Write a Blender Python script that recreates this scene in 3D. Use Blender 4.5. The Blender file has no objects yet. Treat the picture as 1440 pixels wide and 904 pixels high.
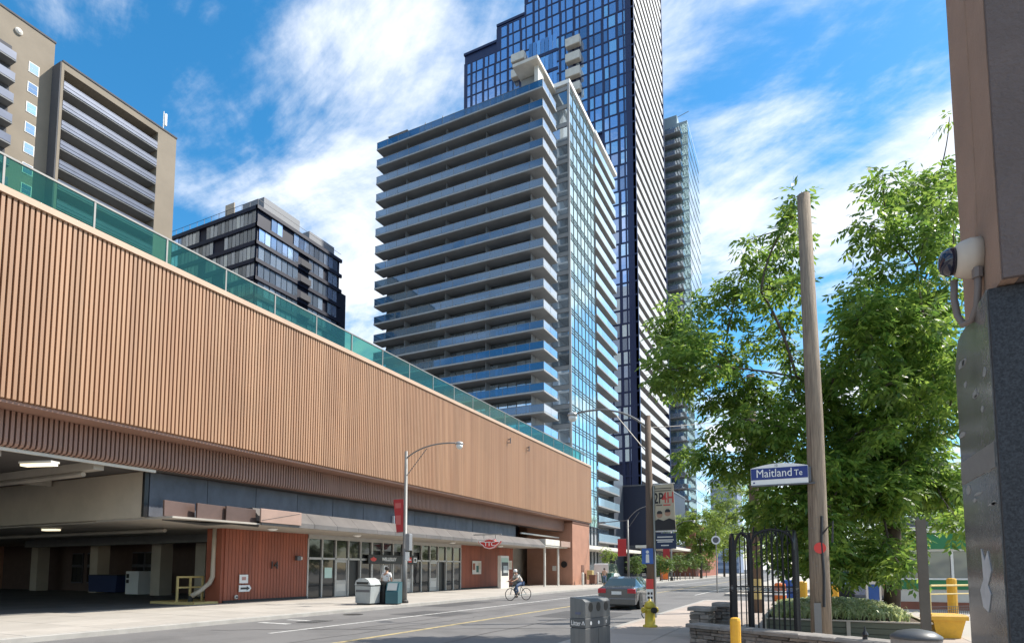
import bpy, bmesh, math, random
import numpy as np
from mathutils import Vector, Matrix
R = math.radians
random.seed(7)
rng = np.random.default_rng(7)
sc = bpy.context.scene
C = sc.collection

# ------------------------------------------------------------------ camera
FPX, HZ, PITCH, EYE = 845.0, 800.0, R(4.5), 1.75
PY = HZ - FPX * math.tan(PITCH)
YAW = math.atan(416 / FPX * math.cos(PITCH))
cam = bpy.data.cameras.new('camera')
cam.sensor_width = 36.0
cam.lens = FPX / 1440 * 36
cam.shift_y = (PY - 452) / 1440
cam.clip_start = 0.05
cam.clip_end = 5000
cam_ob = bpy.data.objects.new('camera', cam)
cam_ob.location = (0, 0, EYE)
cam_ob.rotation_euler = (math.pi / 2 + PITCH, 0, YAW)
C.objects.link(cam_ob)
sc.camera = cam_ob

# ------------------------------------------------------------------ sky, sun, exposure
SUN_EL = R(48)
SUN_H = Vector((0.80, 0.60, 0)).normalized()
SUN_DIR = Vector((SUN_H.x * math.cos(SUN_EL), SUN_H.y * math.cos(SUN_EL), math.sin(SUN_EL)))
world = bpy.data.worlds.new('World')
sc.world = world
world.use_nodes = True
wt = world.node_tree
wt.nodes.clear()
def wn(t, **k):
    n = wt.nodes.new(t)
    for a, b in k.items(): setattr(n, a, b)
    return n
def wmath(op, a, b=None, clamp=False):
    n = wn('ShaderNodeMath', operation=op, use_clamp=clamp)
    for i, v in enumerate((a, b)):
        if v is None: continue
        if isinstance(v, (int, float)): n.inputs[i].default_value = v
        else: wt.links.new(v, n.inputs[i])
    return n.outputs[0]
sky = wn('ShaderNodeTexSky', sky_type='NISHITA', sun_disc=False, sun_elevation=SUN_EL,
         sun_rotation=math.atan2(SUN_H.x, SUN_H.y), air_density=1.0, dust_density=0.3, ozone_density=3.0, altitude=80)
hs = wn('ShaderNodeHueSaturation'); hs.inputs['Saturation'].default_value = 1.32; hs.inputs['Hue'].default_value = 0.489
hs.inputs['Value'].default_value = 1.5
wt.links.new(sky.outputs[0], hs.inputs['Color'])
tc = wn('ShaderNodeTexCoord')
sx = wn('ShaderNodeSeparateXYZ'); wt.links.new(tc.outputs['Generated'], sx.inputs[0])
den = wmath('ADD', wmath('MAXIMUM', sx.outputs[2], 0.0), 0.12)
cx = wn('ShaderNodeCombineXYZ')
wt.links.new(wmath('DIVIDE', sx.outputs[0], den), cx.inputs[0])
wt.links.new(wmath('DIVIDE', sx.outputs[1], den), cx.inputs[1])
CLOUD_TURN = R(12)
def cloud_layer(loc, rot, scale, nscale, detail, rough, dist):
    m0 = wn('ShaderNodeMapping'); m0.inputs['Rotation'].default_value = (0, 0, CLOUD_TURN)
    wt.links.new(cx.outputs[0], m0.inputs[0])
    mp = wn('ShaderNodeMapping'); mp.inputs['Location'].default_value = loc
    mp.inputs['Rotation'].default_value = (0, 0, rot); mp.inputs['Scale'].default_value = scale
    wt.links.new(m0.outputs[0], mp.inputs[0])
    n = wn('ShaderNodeTexNoise'); n.inputs['Scale'].default_value = nscale; n.inputs['Detail'].default_value = detail
    n.inputs['Roughness'].default_value = rough; n.inputs['Distortion'].default_value = dist
    wt.links.new(mp.outputs[0], n.inputs['Vector'])
    return n.outputs[0]
CLOUD_OFF = (8.8, 4.1, 0)
big = cloud_layer(CLOUD_OFF, R(-30), (1.0, 1.35, 1), 0.95, 3, 0.5, 0.3)
streak = cloud_layer((1.2, 5.4, 0), R(40), (0.7, 2.0, 1), 1.6, 9, 0.62, 0.9)
fine = cloud_layer((7.7, 0.4, 0), R(65), (1.0, 1.5, 1), 2.6, 12, 0.62, 0.25)
dens = wmath('ADD', wmath('ADD', wmath('MULTIPLY', big, 1.25), wmath('MULTIPLY', streak, 0.5)), wmath('MULTIPLY', fine, 0.7))
cr = wn('ShaderNodeMapRange', interpolation_type='SMOOTHSTEP')
cr.inputs['From Min'].default_value = 1.13; cr.inputs['From Max'].default_value = 1.42
cr.inputs['To Min'].default_value = 0.0; cr.inputs['To Max'].default_value = 0.92
wt.links.new(dens, cr.inputs[0])
mixc = wn('ShaderNodeMix', data_type='RGBA')
wt.links.new(cr.outputs[0], mixc.inputs[0])
wt.links.new(hs.outputs[0], mixc.inputs[6])
mixc.inputs[7].default_value = (7.6, 7.9, 8.4, 1)
bg = wn('ShaderNodeBackground'); bg.inputs[1].default_value = 0.10
wt.links.new(mixc.outputs[2], bg.inputs[0])
wo = wn('ShaderNodeOutputWorld'); wt.links.new(bg.outputs[0], wo.inputs[0])

sun = bpy.data.lights.new('sun', 'SUN')
sun.energy = 4.6; sun.angle = R(0.53); sun.color = (1.0, 0.94, 0.84)
sun_ob = bpy.data.objects.new('sun', sun)
sun_ob.rotation_euler = (-SUN_DIR).to_track_quat('-Z', 'Y').to_euler()
sun_ob.location = (30, 30, 60)
C.objects.link(sun_ob)

sc.view_settings.view_transform = 'Standard'
sc.view_settings.look = 'None'
sc.view_settings.exposure = 0.65
sc.view_settings.gamma = 1.0
sc.cycles.max_bounces = 8
sc.cycles.transparent_max_bounces = 16

# ------------------------------------------------------------------ helpers
def ray(u, v):
    x = (u - 720) / FPX; y = (PY - v) / FPX
    f = math.cos(PITCH) - math.sin(PITCH) * y
    up = math.sin(PITCH) + math.cos(PITCH) * y
    return Vector((x * math.cos(YAW) - f * math.sin(YAW), x * math.sin(YAW) + f * math.cos(YAW), up))
def on_z(u, v, z):            # point of the ground seen at a pixel of the photograph
    d = ray(u, v); return Vector((0, 0, EYE)) + d * ((z - EYE) / d.z)
def at_depth(u, v, dep):
    return Vector((0, 0, EYE)) + ray(u, v) * dep

class MB:
    def __init__(s): s.v = []; s.f = []; s.m = []
    def add(s, vs, fs, m=0):
        b = len(s.v); s.v += [tuple(p) for p in vs]
        s.f += [tuple(b + i for i in f) for f in fs]; s.m += [m] * len(fs); return s
    def box(s, x0, x1, y0, y1, z0, z1, m=0, rz=0, piv=None):
        if x0 > x1: x0, x1 = x1, x0
        if y0 > y1: y0, y1 = y1, y0
        vs = [(x0,y0,z0),(x1,y0,z0),(x1,y1,z0),(x0,y1,z0),(x0,y0,z1),(x1,y0,z1),(x1,y1,z1),(x0,y1,z1)]
        if rz:
            px, py = piv or ((x0+x1)/2, (y0+y1)/2); c, sn = math.cos(rz), math.sin(rz)
            vs = [(px+(x-px)*c-(y-py)*sn, py+(x-px)*sn+(y-py)*c, z) for x, y, z in vs]
        return s.add(vs, [(0,3,2,1),(4,5,6,7),(0,1,5,4),(1,2,6,5),(2,3,7,6),(3,0,4,7)], m)
    def bbox(s, x0, x1, y0, y1, z0, z1, b=0.02, m=0):      # chamfered top box
        if x0 > x1: x0, x1 = x1, x0
        if y0 > y1: y0, y1 = y1, y0
        vs = [(x0,y0,z0),(x1,y0,z0),(x1,y1,z0),(x0,y1,z0),(x0,y0,z1-b),(x1,y0,z1-b),(x1,y1,z1-b),(x0,y1,z1-b),
              (x0+b,y0+b,z1),(x1-b,y0+b,z1),(x1-b,y1-b,z1),(x0+b,y1-b,z1)]
        fs = [(0,3,2,1),(8,9,10,11)]
        for i in range(4):
            j = (i+1) % 4; fs += [(i,j,j+4,i+4),(i+4,j+4,j+8,i+8)]
        return s.add(vs, fs, m)
    def tube(s, pts, rad, n=8, m=0, cap=True, sq=1.0):
        pts = [Vector(p) for p in pts]
        if isinstance(rad, (int, float)): rad = [rad] * len(pts)
        vs = []; ref = None
        for i, p in enumerate(pts):
            a = pts[min(i+1, len(pts)-1)] - pts[max(i-1, 0)]
            if a.length < 1e-9: a = Vector((0,0,1))
            a.normalize()
            if ref is None:
                ref = Vector((1,0,0)) if abs(a.x) < 0.8 else Vector((0,1,0))
            x = (ref - a * ref.dot(a)).normalized(); y = a.cross(x); ref = x
            for k in range(n):
                t = 2*math.pi*k/n
                vs.append(p + (x*math.cos(t)*sq + y*math.sin(t)) * rad[i])
        fs = []
        for i in range(len(pts)-1):
            for k in range(n):
                k2 = (k+1) % n
                fs.append((i*n+k, i*n+k2, (i+1)*n+k2, (i+1)*n+k))
        if cap:
            fs.append(tuple(reversed(range(n)))); fs.append(tuple((len(pts)-1)*n+k for k in range(n)))
        return s.add(vs, fs, m)
    def lathe(s, prof, c=(0,0,0), n=16, m=0, axis='z'):
        vs = []
        for r, z in prof:
            for k in range(n):
                t = 2*math.pi*k/n
                p = (r*math.cos(t), r*math.sin(t), z)
                if axis == 'x': p = (z, r*math.cos(t), r*math.sin(t))
                if axis == 'y': p = (r*math.cos(t), z, -r*math.sin(t))
                vs.append((c[0]+p[0], c[1]+p[1], c[2]+p[2]))
        fs = []
        for i in range(len(prof)-1):
            for k in range(n):
                k2 = (k+1) % n; fs.append((i*n+k, i*n+k2, (i+1)*n+k2, (i+1)*n+k))
        fs.append(tuple(reversed(range(n)))); fs.append(tuple((len(prof)-1)*n+k for k in range(n)))
        return s.add(vs, fs, m)
    def prism(s, poly, o, ax, ay, az, t, m=0):            # polygon in (ax, ay) pushed along az by t
        o, ax, ay, az = map(Vector, (o, ax, ay, az)); n = len(poly)
        vs = [o + ax*a + ay*b for a, b in poly] + [o + ax*a + ay*b + az*t for a, b in poly]
        fs = [tuple(range(n)), tuple(reversed(range(n, 2*n)))]
        fs += [(i, i+n, (i+1) % n + n, (i+1) % n) for i in range(n)]
        return s.add(vs, fs, m)
    def shift(s, d):
        s.v = [(a+d[0], b+d[1], c+d[2]) for a, b, c in s.v]; return s
    def mesh(s, name, mats, smooth=False):
        me = bpy.data.meshes.new(name); me.from_pydata(s.v, [], s.f)
        for mt in (mats if isinstance(mats, (list, tuple)) else [mats]): me.materials.append(mt)
        if any(s.m): me.polygons.foreach_set('material_index', s.m)
        if smooth: me.polygons.foreach_set('use_smooth', [True] * len(me.polygons))
        bm = bmesh.new(); bm.from_mesh(me); bmesh.ops.recalc_face_normals(bm, faces=bm.faces); bm.to_mesh(me); bm.free()
        return me

ORG = {}
def tag(o, label=None, cat=None, group=None, kind=None):
    for k, v in (('label', label), ('category', cat), ('group', group), ('kind', kind)):
        if v: o[k] = v
    return o
def thing(name, label, cat, loc=(0,0,0), rz=0, group=None):
    o = bpy.data.objects.new(name, None); o.location = loc; o.rotation_euler = (0, 0, rz)
    o.empty_display_size = 0.3; C.objects.link(o); ORG[o.name] = Vector(loc)
    return tag(o, label, cat, group)
def org(p):
    v = Vector((0,0,0))
    if p is not None: v = ORG.get(p.name, Vector((0,0,0)))
    return v
def obj(name, mb, mats, parent=None, kind=None, smooth=False, world=False, label=None, loc=None):
    """link a mesh; world=True: the coordinates are world ones and are moved into the parent's frame"""
    if isinstance(mb, MB):
        if world and parent is not None:
            o0 = org(parent); mb.v = [(a-o0.x, b-o0.y, c-o0.z) for a, b, c in mb.v]
        me = mb.mesh(name, mats, smooth)
    else: me = mb
    o = bpy.data.objects.new(name, me); C.objects.link(o)
    if loc is not None: o.location = loc
    if parent is not None:
        o.parent = parent; ORG[o.name] = org(parent)
    if kind: o['kind'] = kind
    if label: o['label'] = label
    return o
def piece(name, me, parent, loc, rot=None, scale=None):    # one more copy of a shared mesh, world location
    o = bpy.data.objects.new(name, me)
    o0 = org(parent) if parent is not None else Vector((0,0,0))
    o.location = (loc[0]-o0.x, loc[1]-o0.y, loc[2]-o0.z)
    if rot: o.rotation_euler = rot
    if scale: o.scale = scale
    C.objects.link(o)
    if parent is not None: o.parent = parent
    return o
def struct(name, mb, mats, smooth=False):
    return obj(name, mb, mats, kind='structure', smooth=smooth)
def copy_tree(o, parent=None):
    c = o.copy(); C.objects.link(c); c.parent = parent
    for ch in list(o.children): copy_tree(ch, c)
    return c
_fc = {}
def text_mb(s, size, ext=0.004, sx=1.0, bold=False):
    cu = bpy.data.curves.new('t', 'FONT'); cu.body = s; cu.size = size; cu.extrude = ext
    cu.align_x = 'CENTER'; cu.align_y = 'CENTER'; cu.resolution_u = 3
    if bold: cu.offset = size * 0.018
    ob = bpy.data.objects.new('t', cu); C.objects.link(ob)
    dg = bpy.context.evaluated_depsgraph_get(); me = bpy.data.meshes.new_from_object(ob.evaluated_get(dg))
    mb = MB(); mb.v = [(v.co.x*sx, v.co.y, v.co.z) for v in me.vertices]
    mb.f = [tuple(p.vertices) for p in me.polygons]; mb.m = [0]*len(mb.f)
    bpy.data.objects.remove(ob); bpy.data.curves.remove(cu); bpy.data.meshes.remove(me)
    return mb
def orient(mb, o, ax, ay):                               # flat x,y -> world axes ax, ay
    o, ax, ay = Vector(o), Vector(ax), Vector(ay); az = ax.cross(ay)
    mb.v = [tuple(o + ax*a + ay*b + az*c) for a, b, c in mb.v]; return mb

# ------------------------------------------------------------------ materials
def mat(name, col, rough=0.6, metal=0.0, var=0.0, vscale=3.0, rnd=0.0, bump=0.0, bscale=40.0, spec=None,
        col2=None, stretch=None, dirt=0.0, dscale=0.6, emit=None, coat=0.0, ior=None, wav=0.0):
    m = bpy.data.materials.new(name); m.use_nodes = True; t = m.node_tree; b = t.nodes['Principled BSDF']
    L = t.links.new
    b.inputs['Roughness'].default_value = rough; b.inputs['Metallic'].default_value = metal
    if spec is not None: b.inputs['Specular IOR Level'].default_value = spec
    if ior: b.inputs['IOR'].default_value = ior
    if coat: b.inputs['Coat Weight'].default_value = coat
    b.inputs['Base Color'].default_value = (*col, 1)
    cur = None
    if var or dirt or bump or wav:
        g = t.nodes.new('ShaderNodeNewGeometry'); vec = g.outputs['Position']
        if stretch:
            mp = t.nodes.new('ShaderNodeMapping'); mp.inputs['Scale'].default_value = stretch
            L(vec, mp.inputs[0]); vec2 = mp.outputs[0]
        else: vec2 = vec
    def noise(v, s, d=6, r=0.6):
        n = t.nodes.new('ShaderNodeTexNoise'); n.inputs['Scale'].default_value = s
        n.inputs['Detail'].default_value = d; n.inputs['Roughness'].default_value = r; L(v, n.inputs['Vector']); return n.outputs[0]
    def rgbmix(fac, a, bcol, blend='MIX'):
        mx = t.nodes.new('ShaderNodeMix'); mx.data_type = 'RGBA'; mx.blend_type = blend
        for i, v in ((0, fac), (6, a), (7, bcol)):
            if isinstance(v, tuple): mx.inputs[i].default_value = (*v, 1) if len(v) == 3 else v
            elif isinstance(v, (int, float)): mx.inputs[i].default_value = v
            else: L(v, mx.inputs[i])
        return mx.outputs[2]
    def mr(v, a, bb, c, d):
        n = t.nodes.new('ShaderNodeMapRange'); L(v, n.inputs[0])
        for i, q in enumerate((a, bb, c, d)): n.inputs[i+1].default_value = q
        return n.outputs[0]
    cur = tuple(col)
    if var:
        c2 = col2 or tuple(min(1, c*0.55) for c in col)
        cur = rgbmix(mr(noise(vec2, vscale), 0.35, 0.65, 0, var), cur, tuple(c2))
    if dirt:
        cur = rgbmix(mr(noise(vec, dscale, 8, 0.65), 0.48, 0.72, 0, dirt), cur, tuple(c*0.35 for c in col))
    if rnd:
        oi = t.nodes.new('ShaderNodeObjectInfo')
        v = mr(oi.outputs['Random'], 0, 1, 1-rnd, 1+rnd)
        cb = t.nodes.new('ShaderNodeCombineColor')
        for i in range(3): L(v, cb.inputs[i])
        cur = rgbmix(1.0, cur, cb.outputs[0], 'MULTIPLY')
    if not isinstance(cur, tuple): L(cur, b.inputs['Base Color'])
    if bump:
        bp = t.nodes.new('ShaderNodeBump'); bp.inputs['Strength'].default_value = bump; bp.inputs['Distance'].default_value = 0.02
        L(noise(vec2, bscale, 5), bp.inputs['Height']); L(bp.outputs[0], b.inputs['Normal'])
    if wav:                                                # slow waviness of float glass
        bp = t.nodes.new('ShaderNodeBump'); bp.inputs['Strength'].default_value = wav; bp.inputs['Distance'].default_value = 0.05
        L(noise(vec, 0.7, 2), bp.inputs['Height']); L(bp.outputs[0], b.inputs['Normal'])
    if emit:
        b.inputs['Emission Color'].default_value = (*emit[0], 1); b.inputs['Emission Strength'].default_value = emit[1]
    return m
def glass(name, tint, clear=0.5, refl=0.25, rough=0.03, span=0.5, bodyc=None, glossc=(0.9,0.95,1.0)):
    """thin tinted glass: part see-through, part body colour, mirror on top"""
    m = bpy.data.materials.new(name); m.use_nodes = True; t = m.node_tree; L = t.links.new
    t.nodes.clear(); out = t.nodes.new('ShaderNodeOutputMaterial')
    tr = t.nodes.new('ShaderNodeBsdfTransparent'); tr.inputs[0].default_value = (*tint, 1)
    pb = t.nodes.new('ShaderNodeBsdfPrincipled'); pb.inputs['Base Color'].default_value = (*(bodyc or [c*0.35 for c in tint]), 1)
    pb.inputs['Roughness'].default_value = rough; pb.inputs['IOR'].default_value = 1.5
    gl = t.nodes.new('ShaderNodeBsdfGlossy'); gl.inputs['Roughness'].default_value = rough
    gl.inputs['Color'].default_value = (*glossc, 1)
    a = t.nodes.new('ShaderNodeMixShader'); a.inputs[0].default_value = clear
    L(pb.outputs[0], a.inputs[1]); L(tr.outputs[0], a.inputs[2])
    lw = t.nodes.new('ShaderNodeLayerWeight'); lw.inputs['Blend'].default_value = 0.35
    mr = t.nodes.new('ShaderNodeMapRange'); L(lw.outputs['Facing'], mr.inputs[0])
    mr.inputs[3].default_value = refl; mr.inputs[4].default_value = min(1, refl + span)
    b = t.nodes.new('ShaderNodeMixShader'); L(mr.outputs[0], b.inputs[0])
    L(a.outputs[0], b.inputs[1]); L(gl.outputs[0], b.inputs[2]); L(b.outputs[0], out.inputs[0])
    return m
def leafmat(name, c1, c2, trans=0.45):
    m = bpy.data.materials.new(name); m.use_nodes = True; t = m.node_tree; L = t.links.new
    t.nodes.clear(); out = t.nodes.new('ShaderNodeOutputMaterial')
    g = t.nodes.new('ShaderNodeNewGeometry'); mx = t.nodes.new('ShaderNodeMix'); mx.data_type = 'RGBA'
    L(g.outputs['Random Per Island'], mx.inputs[0])
    mx.inputs[6].default_value = (*c1, 1); mx.inputs[7].default_value = (*c2, 1)
    d = t.nodes.new('ShaderNodeBsdfPrincipled'); d.inputs['Roughness'].default_value = 0.42
    d.inputs['Specular IOR Level'].default_value = 0.4
    tl = t.nodes.new('ShaderNodeBsdfTranslucent'); L(mx.outputs[2], d.inputs['Base Color'])
    hs_ = t.nodes.new('ShaderNodeHueSaturation'); hs_.inputs['Hue'].default_value = 0.475; hs_.inputs['Value'].default_value = 1.9
    L(mx.outputs[2], hs_.inputs['Color']); L(hs_.outputs[0], tl.inputs[0])
    a = t.nodes.new('ShaderNodeMixShader'); a.inputs[0].default_value = trans
    L(d.outputs[0], a.inputs[1]); L(tl.outputs[0], a.inputs[2]); L(a.outputs[0], out.inputs[0])
    return m
K = {}
K['asphalt'] = mat('asphalt', (0.145,0.14,0.137), 0.85, var=0.5, vscale=0.35, bump=0.5, bscale=60, dirt=0.5, dscale=0.45, col2=(0.19,0.182,0.174))
K['ground'] = mat('ground', (0.09,0.09,0.085), 0.9, var=0.4, vscale=0.2)
K['concrete'] = mat('sidewalk_concrete', (0.42,0.385,0.34), 0.85, var=0.5, vscale=1.2, bump=0.3, bscale=50, rnd=0.07, dirt=0.25, dscale=0.5, col2=(0.34,0.31,0.27))
K['joint'] = mat('joint_mortar', (0.16,0.145,0.13), 0.9, var=0.3)
K['paving'] = mat('pink_paving', (0.40,0.33,0.28), 0.85, var=0.5, vscale=1.5, bump=0.3, rnd=0.08, col2=(0.3,0.26,0.23))
K['kerb'] = mat('kerb_concrete', (0.36,0.34,0.31), 0.85, var=0.4, vscale=2)
K['yline'] = mat('yellow_paint', (0.52,0.41,0.19), 0.75, var=0.85, vscale=5, col2=(0.2,0.17,0.11))
K['wline'] = mat('white_paint', (0.6,0.59,0.56), 0.7, var=0.75, vscale=5, col2=(0.2,0.2,0.19))
K['tar'] = mat('tar_seal', (0.03,0.03,0.03), 0.6)
K['iron'] = mat('cast_iron', (0.05,0.048,0.045), 0.6, 0.4, var=0.4, vscale=6)
K['rib'] = mat('tan_metal_cladding', (0.40,0.232,0.132), 0.55, var=0.7, vscale=1.1, rnd=0.09, dirt=0.16, dscale=0.3, col2=(0.315,0.165,0.09), stretch=(1,1.6,0.07))
K['ribback'] = mat('tan_cladding_back', (0.16,0.085,0.05), 0.7, var=0.3)
K['band'] = mat('brown_metal_cladding', (0.30,0.17,0.125), 0.55, var=0.3, vscale=0.6, rnd=0.06)
K['bandback'] = mat('brown_cladding_back', (0.16,0.085,0.06), 0.7, var=0.3)
K['cap'] = mat('coping_metal', (0.52,0.36,0.25), 0.5, var=0.25, vscale=0.8)
K['slate'] = mat('slate_fascia', (0.075,0.08,0.095), 0.55, var=0.7, vscale=1.6, dirt=0.4, dscale=1.1, rnd=0.12, col2=(0.12,0.13,0.16), stretch=(1,1,0.5))
K['cream'] = mat('cream_painted_concrete', (0.52,0.45,0.36), 0.8, var=0.3, vscale=0.7, dirt=0.2, dscale=0.4)
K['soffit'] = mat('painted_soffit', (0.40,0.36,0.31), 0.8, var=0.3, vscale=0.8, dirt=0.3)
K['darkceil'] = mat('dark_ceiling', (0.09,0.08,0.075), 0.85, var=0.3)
K['canopy'] = mat('grey_canopy_metal', (0.16,0.145,0.135), 0.5, 0.15, var=0.6, vscale=1.2, dirt=0.3, dscale=0.8, rnd=0.08, col2=(0.11,0.10,0.095))
K['brownp'] = mat('brown_canopy_panel', (0.10,0.06,0.048), 0.5, var=0.5, vscale=1.5, rnd=0.3)
K['pinkp'] = mat('faded_pink_panel', (0.36,0.24,0.19), 0.6, var=0.3, vscale=1.5)
K['terra'] = mat('terracotta_cladding', (0.31,0.085,0.043), 0.6, var=0.6, vscale=1.4, rnd=0.10, dirt=0.25, dscale=0.5, col2=(0.20,0.058,0.033), stretch=(1,1,0.3))
K['terrad'] = mat('terracotta_joint', (0.20,0.055,0.035), 0.8)
K['pier'] = mat('brown_pier_render', (0.40,0.20,0.13), 0.75, var=0.35, vscale=0.7, dirt=0.2)
K['pierd'] = mat('dark_brown_brick', (0.16,0.075,0.05), 0.8, var=0.4, vscale=2)
K['alu'] = mat('aluminium', (0.42,0.405,0.385), 0.4, 0.35, var=0.25, vscale=2)
K['alud'] = mat('dark_aluminium', (0.12,0.12,0.13), 0.45, 0.5)
K['white'] = mat('white_paint_metal', (0.78,0.77,0.74), 0.55, var=0.15, vscale=1.5)
K['offwhite'] = mat('off_white', (0.66,0.62,0.55), 0.65, var=0.25, vscale=1.5, dirt=0.2)
K['black'] = mat('black_panel', (0.012,0.012,0.013), 0.4)
K['dglass'] = mat('dark_shop_glass', (0.018,0.02,0.022), 0.04, ior=1.6, wav=0.1)
K['guardglass'] = glass('green_tinted_glass', (0.45,0.74,0.63), 0.84, 0.01, span=0.12, bodyc=(0.02,0.13,0.085))
K['clear'] = glass('clear_guard_glass', (0.38,0.60,0.80), 0.38, 0.09, rough=0.03, span=0.35, bodyc=(0.035,0.10,0.175), glossc=(0.42,0.62,0.88))
K['edge'] = mat('slab_edge_paint', (0.42,0.44,0.45), 0.7, var=0.2)
K['blueguard'] = mat('pale_blue_guard_glass', (0.50,0.70,0.84), 0.10, 0.55, rnd=0.12, wav=0.2)
K['blocknavy'] = mat('near_black_navy_band', (0.010,0.014,0.036), 0.5, var=0.2)
K['clear2'] = glass('pale_guard_glass', (0.72,0.84,0.88), 0.25, 0.30, rough=0.05)
K['steel'] = mat('galvanised_steel', (0.24,0.235,0.225), 0.55, 0.4, var=0.3, vscale=3)
K['slab'] = mat('balcony_concrete', (0.26,0.265,0.27), 0.8, var=0.35, vscale=0.4, dirt=0.25, dscale=0.3)
K['win_s'] = mat('condo_window_glass', (0.48,0.57,0.66), 0.06, 0.75, rnd=0.5, ior=1.7, wav=0.12)
K['win_e'] = mat('curtain_wall_glass', (0.55,0.74,0.75), 0.05, 0.8, rnd=0.16, wav=0.25)
K['spand'] = mat('spandrel_glass', (0.36,0.55,0.58), 0.12, 0.5, rnd=0.12)
K['mull'] = mat('dark_mullion', (0.07,0.085,0.095), 0.5, 0.3)
K['condo'] = mat('condo_wall_grey', (0.30,0.31,0.32), 0.7, var=0.2)
K['navy'] = mat('navy_cladding', (0.015,0.026,0.085), 0.4, var=0.2, vscale=0.5)
K['win_n'] = mat('blue_tower_glass', (0.58,0.69,0.92), 0.05, 0.8, rnd=0.5, wav=0.15)
K['win_d'] = mat('dark_block_glass', (0.52,0.62,0.76), 0.08, 0.75, rnd=0.5, wav=0.15)
K['apt'] = mat('tan_concrete', (0.285,0.24,0.185), 0.85, var=0.3, vscale=0.25, dirt=0.15, dscale=0.15)
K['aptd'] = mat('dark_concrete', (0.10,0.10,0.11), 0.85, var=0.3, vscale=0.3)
K['aptguard'] = mat('pale_balcony_guard', (0.085,0.10,0.14), 0.35, 0.5, var=0.5, vscale=0.3)
K['podium'] = mat('podium_brick', (0.30,0.11,0.07), 0.8, var=0.4, vscale=2)
K['wood'] = mat('weathered_pole_wood', (0.30,0.235,0.17), 0.85, var=0.75, vscale=6, bump=0.8, bscale=14, stretch=(6,6,0.35), col2=(0.13,0.10,0.075))
K['woodd'] = mat('dark_pole_wood', (0.17,0.12,0.09), 0.85, var=0.6, vscale=6, bump=0.6, bscale=14, stretch=(6,6,0.35))
K['bark'] = mat('tree_bark', (0.085,0.065,0.05), 0.9, var=0.5, vscale=8, bump=0.8, bscale=25, stretch=(3,3,0.6))
K['plank'] = mat('olive_planter_plank', (0.12,0.125,0.085), 0.7, var=0.4, vscale=2, rnd=0.12, stretch=(1,4,4))
K['soil'] = mat('soil', (0.09,0.06,0.04), 0.95, var=0.5, vscale=8, bump=0.8, bscale=20)
K['stone'] = mat('ledge_stone', (0.26,0.22,0.185), 0.8, var=0.7, vscale=6, rnd=0.35, bump=0.9, bscale=18, col2=(0.13,0.115,0.10))
K['coping'] = mat('coping_stone', (0.28,0.255,0.23), 0.8, var=0.6, vscale=5, rnd=0.12, bump=0.8, bscale=18, col2=(0.15,0.14,0.13))
K['yel'] = mat('yellow_bollard_paint', (0.78,0.42,0.03), 0.5, var=0.45, vscale=9, col2=(0.55,0.26,0.03), bump=0.2)
K['yhyd'] = mat('hydrant_yellow', (0.62,0.47,0.05), 0.45, var=0.4, vscale=9, col2=(0.40,0.30,0.04))
K['ygrn'] = mat('pale_yellow_paint', (0.66,0.50,0.20), 0.5, var=0.4, vscale=5)
K['red'] = mat('red_fabric', (0.42,0.035,0.04), 0.7, var=0.2)
K['redsign'] = mat('red_sign', (0.60,0.05,0.04), 0.4)
K['blue'] = mat('blue_sign_enamel', (0.012,0.028,0.17), 0.35)
K['blueb'] = mat('blue_plastic', (0.04,0.12,0.42), 0.45)
K['signw'] = mat('sign_white', (0.76,0.76,0.74), 0.45, var=0.1)
K['greyp'] = mat('grey_plastic', (0.23,0.235,0.245), 0.5, var=0.3, vscale=3)
K['binlid'] = mat('dark_grey_bin_plastic', (0.075,0.08,0.085), 0.45, var=0.3)
K['binl'] = mat('brushed_bin_metal', (0.15,0.155,0.16), 0.42, 0.55, var=0.4, vscale=3, stretch=(8,8,0.5))
K['palebin'] = mat('pale_grey_bin', (0.34,0.36,0.355), 0.5, var=0.3)
K['teal'] = mat('teal_box_paint', (0.022,0.095,0.115), 0.4, var=0.2)
K['tyre'] = mat('tyre_rubber', (0.02,0.02,0.02), 0.8)
K['rim'] = mat('alloy_rim', (0.5,0.5,0.5), 0.35, 0.8)
K['carp'] = mat('grey_car_paint', (0.11,0.105,0.105), 0.25, 0.6, coat=0.8)
K['suvp'] = mat('silver_car_paint', (0.30,0.32,0.36), 0.28, 0.6, coat=0.8)
K['vanp'] = mat('white_van_paint', (0.72,0.72,0.70), 0.4, coat=0.3)
K['carg'] = mat('car_window', (0.03,0.045,0.045), 0.04, ior=1.7)
K['tail'] = mat('tail_light', (0.45,0.015,0.03), 0.15)
K['blackp'] = mat('black_plastic', (0.02,0.02,0.022), 0.5)
K['wrought'] = mat('black_wrought_iron', (0.018,0.018,0.02), 0.45, 0.3, var=0.3, vscale=12)
K['gran'] = mat('dark_speckled_granite', (0.012,0.013,0.016), 0.5, var=0.9, vscale=110, col2=(0.05,0.053,0.062), spec=0.3)
K['polish'] = mat('polished_grey_granite', (0.19,0.182,0.175), 0.12, var=0.6, vscale=40, dirt=0.6, dscale=5, col2=(0.12,0.115,0.11), spec=0.7, wav=0.12)
K['render'] = mat('brown_render', (0.34,0.225,0.165), 0.85, var=0.35, vscale=2.5, bump=0.6, bscale=45)
K['renderd'] = mat('dark_plum_render', (0.135,0.105,0.10), 0.85, var=0.4, vscale=3, bump=0.8, bscale=45)
K['camw'] = mat('camera_housing', (0.56,0.48,0.40), 0.5, var=0.2, vscale=6)
K['dome'] = mat('smoked_dome', (0.012,0.013,0.03), 0.06, ior=1.6)
K['cond'] = mat('grey_conduit', (0.20,0.165,0.15), 0.6, var=0.3, vscale=10)
K['paper'] = mat('torn_paper', (0.46,0.47,0.48), 0.8, var=0.4, vscale=15)
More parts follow.
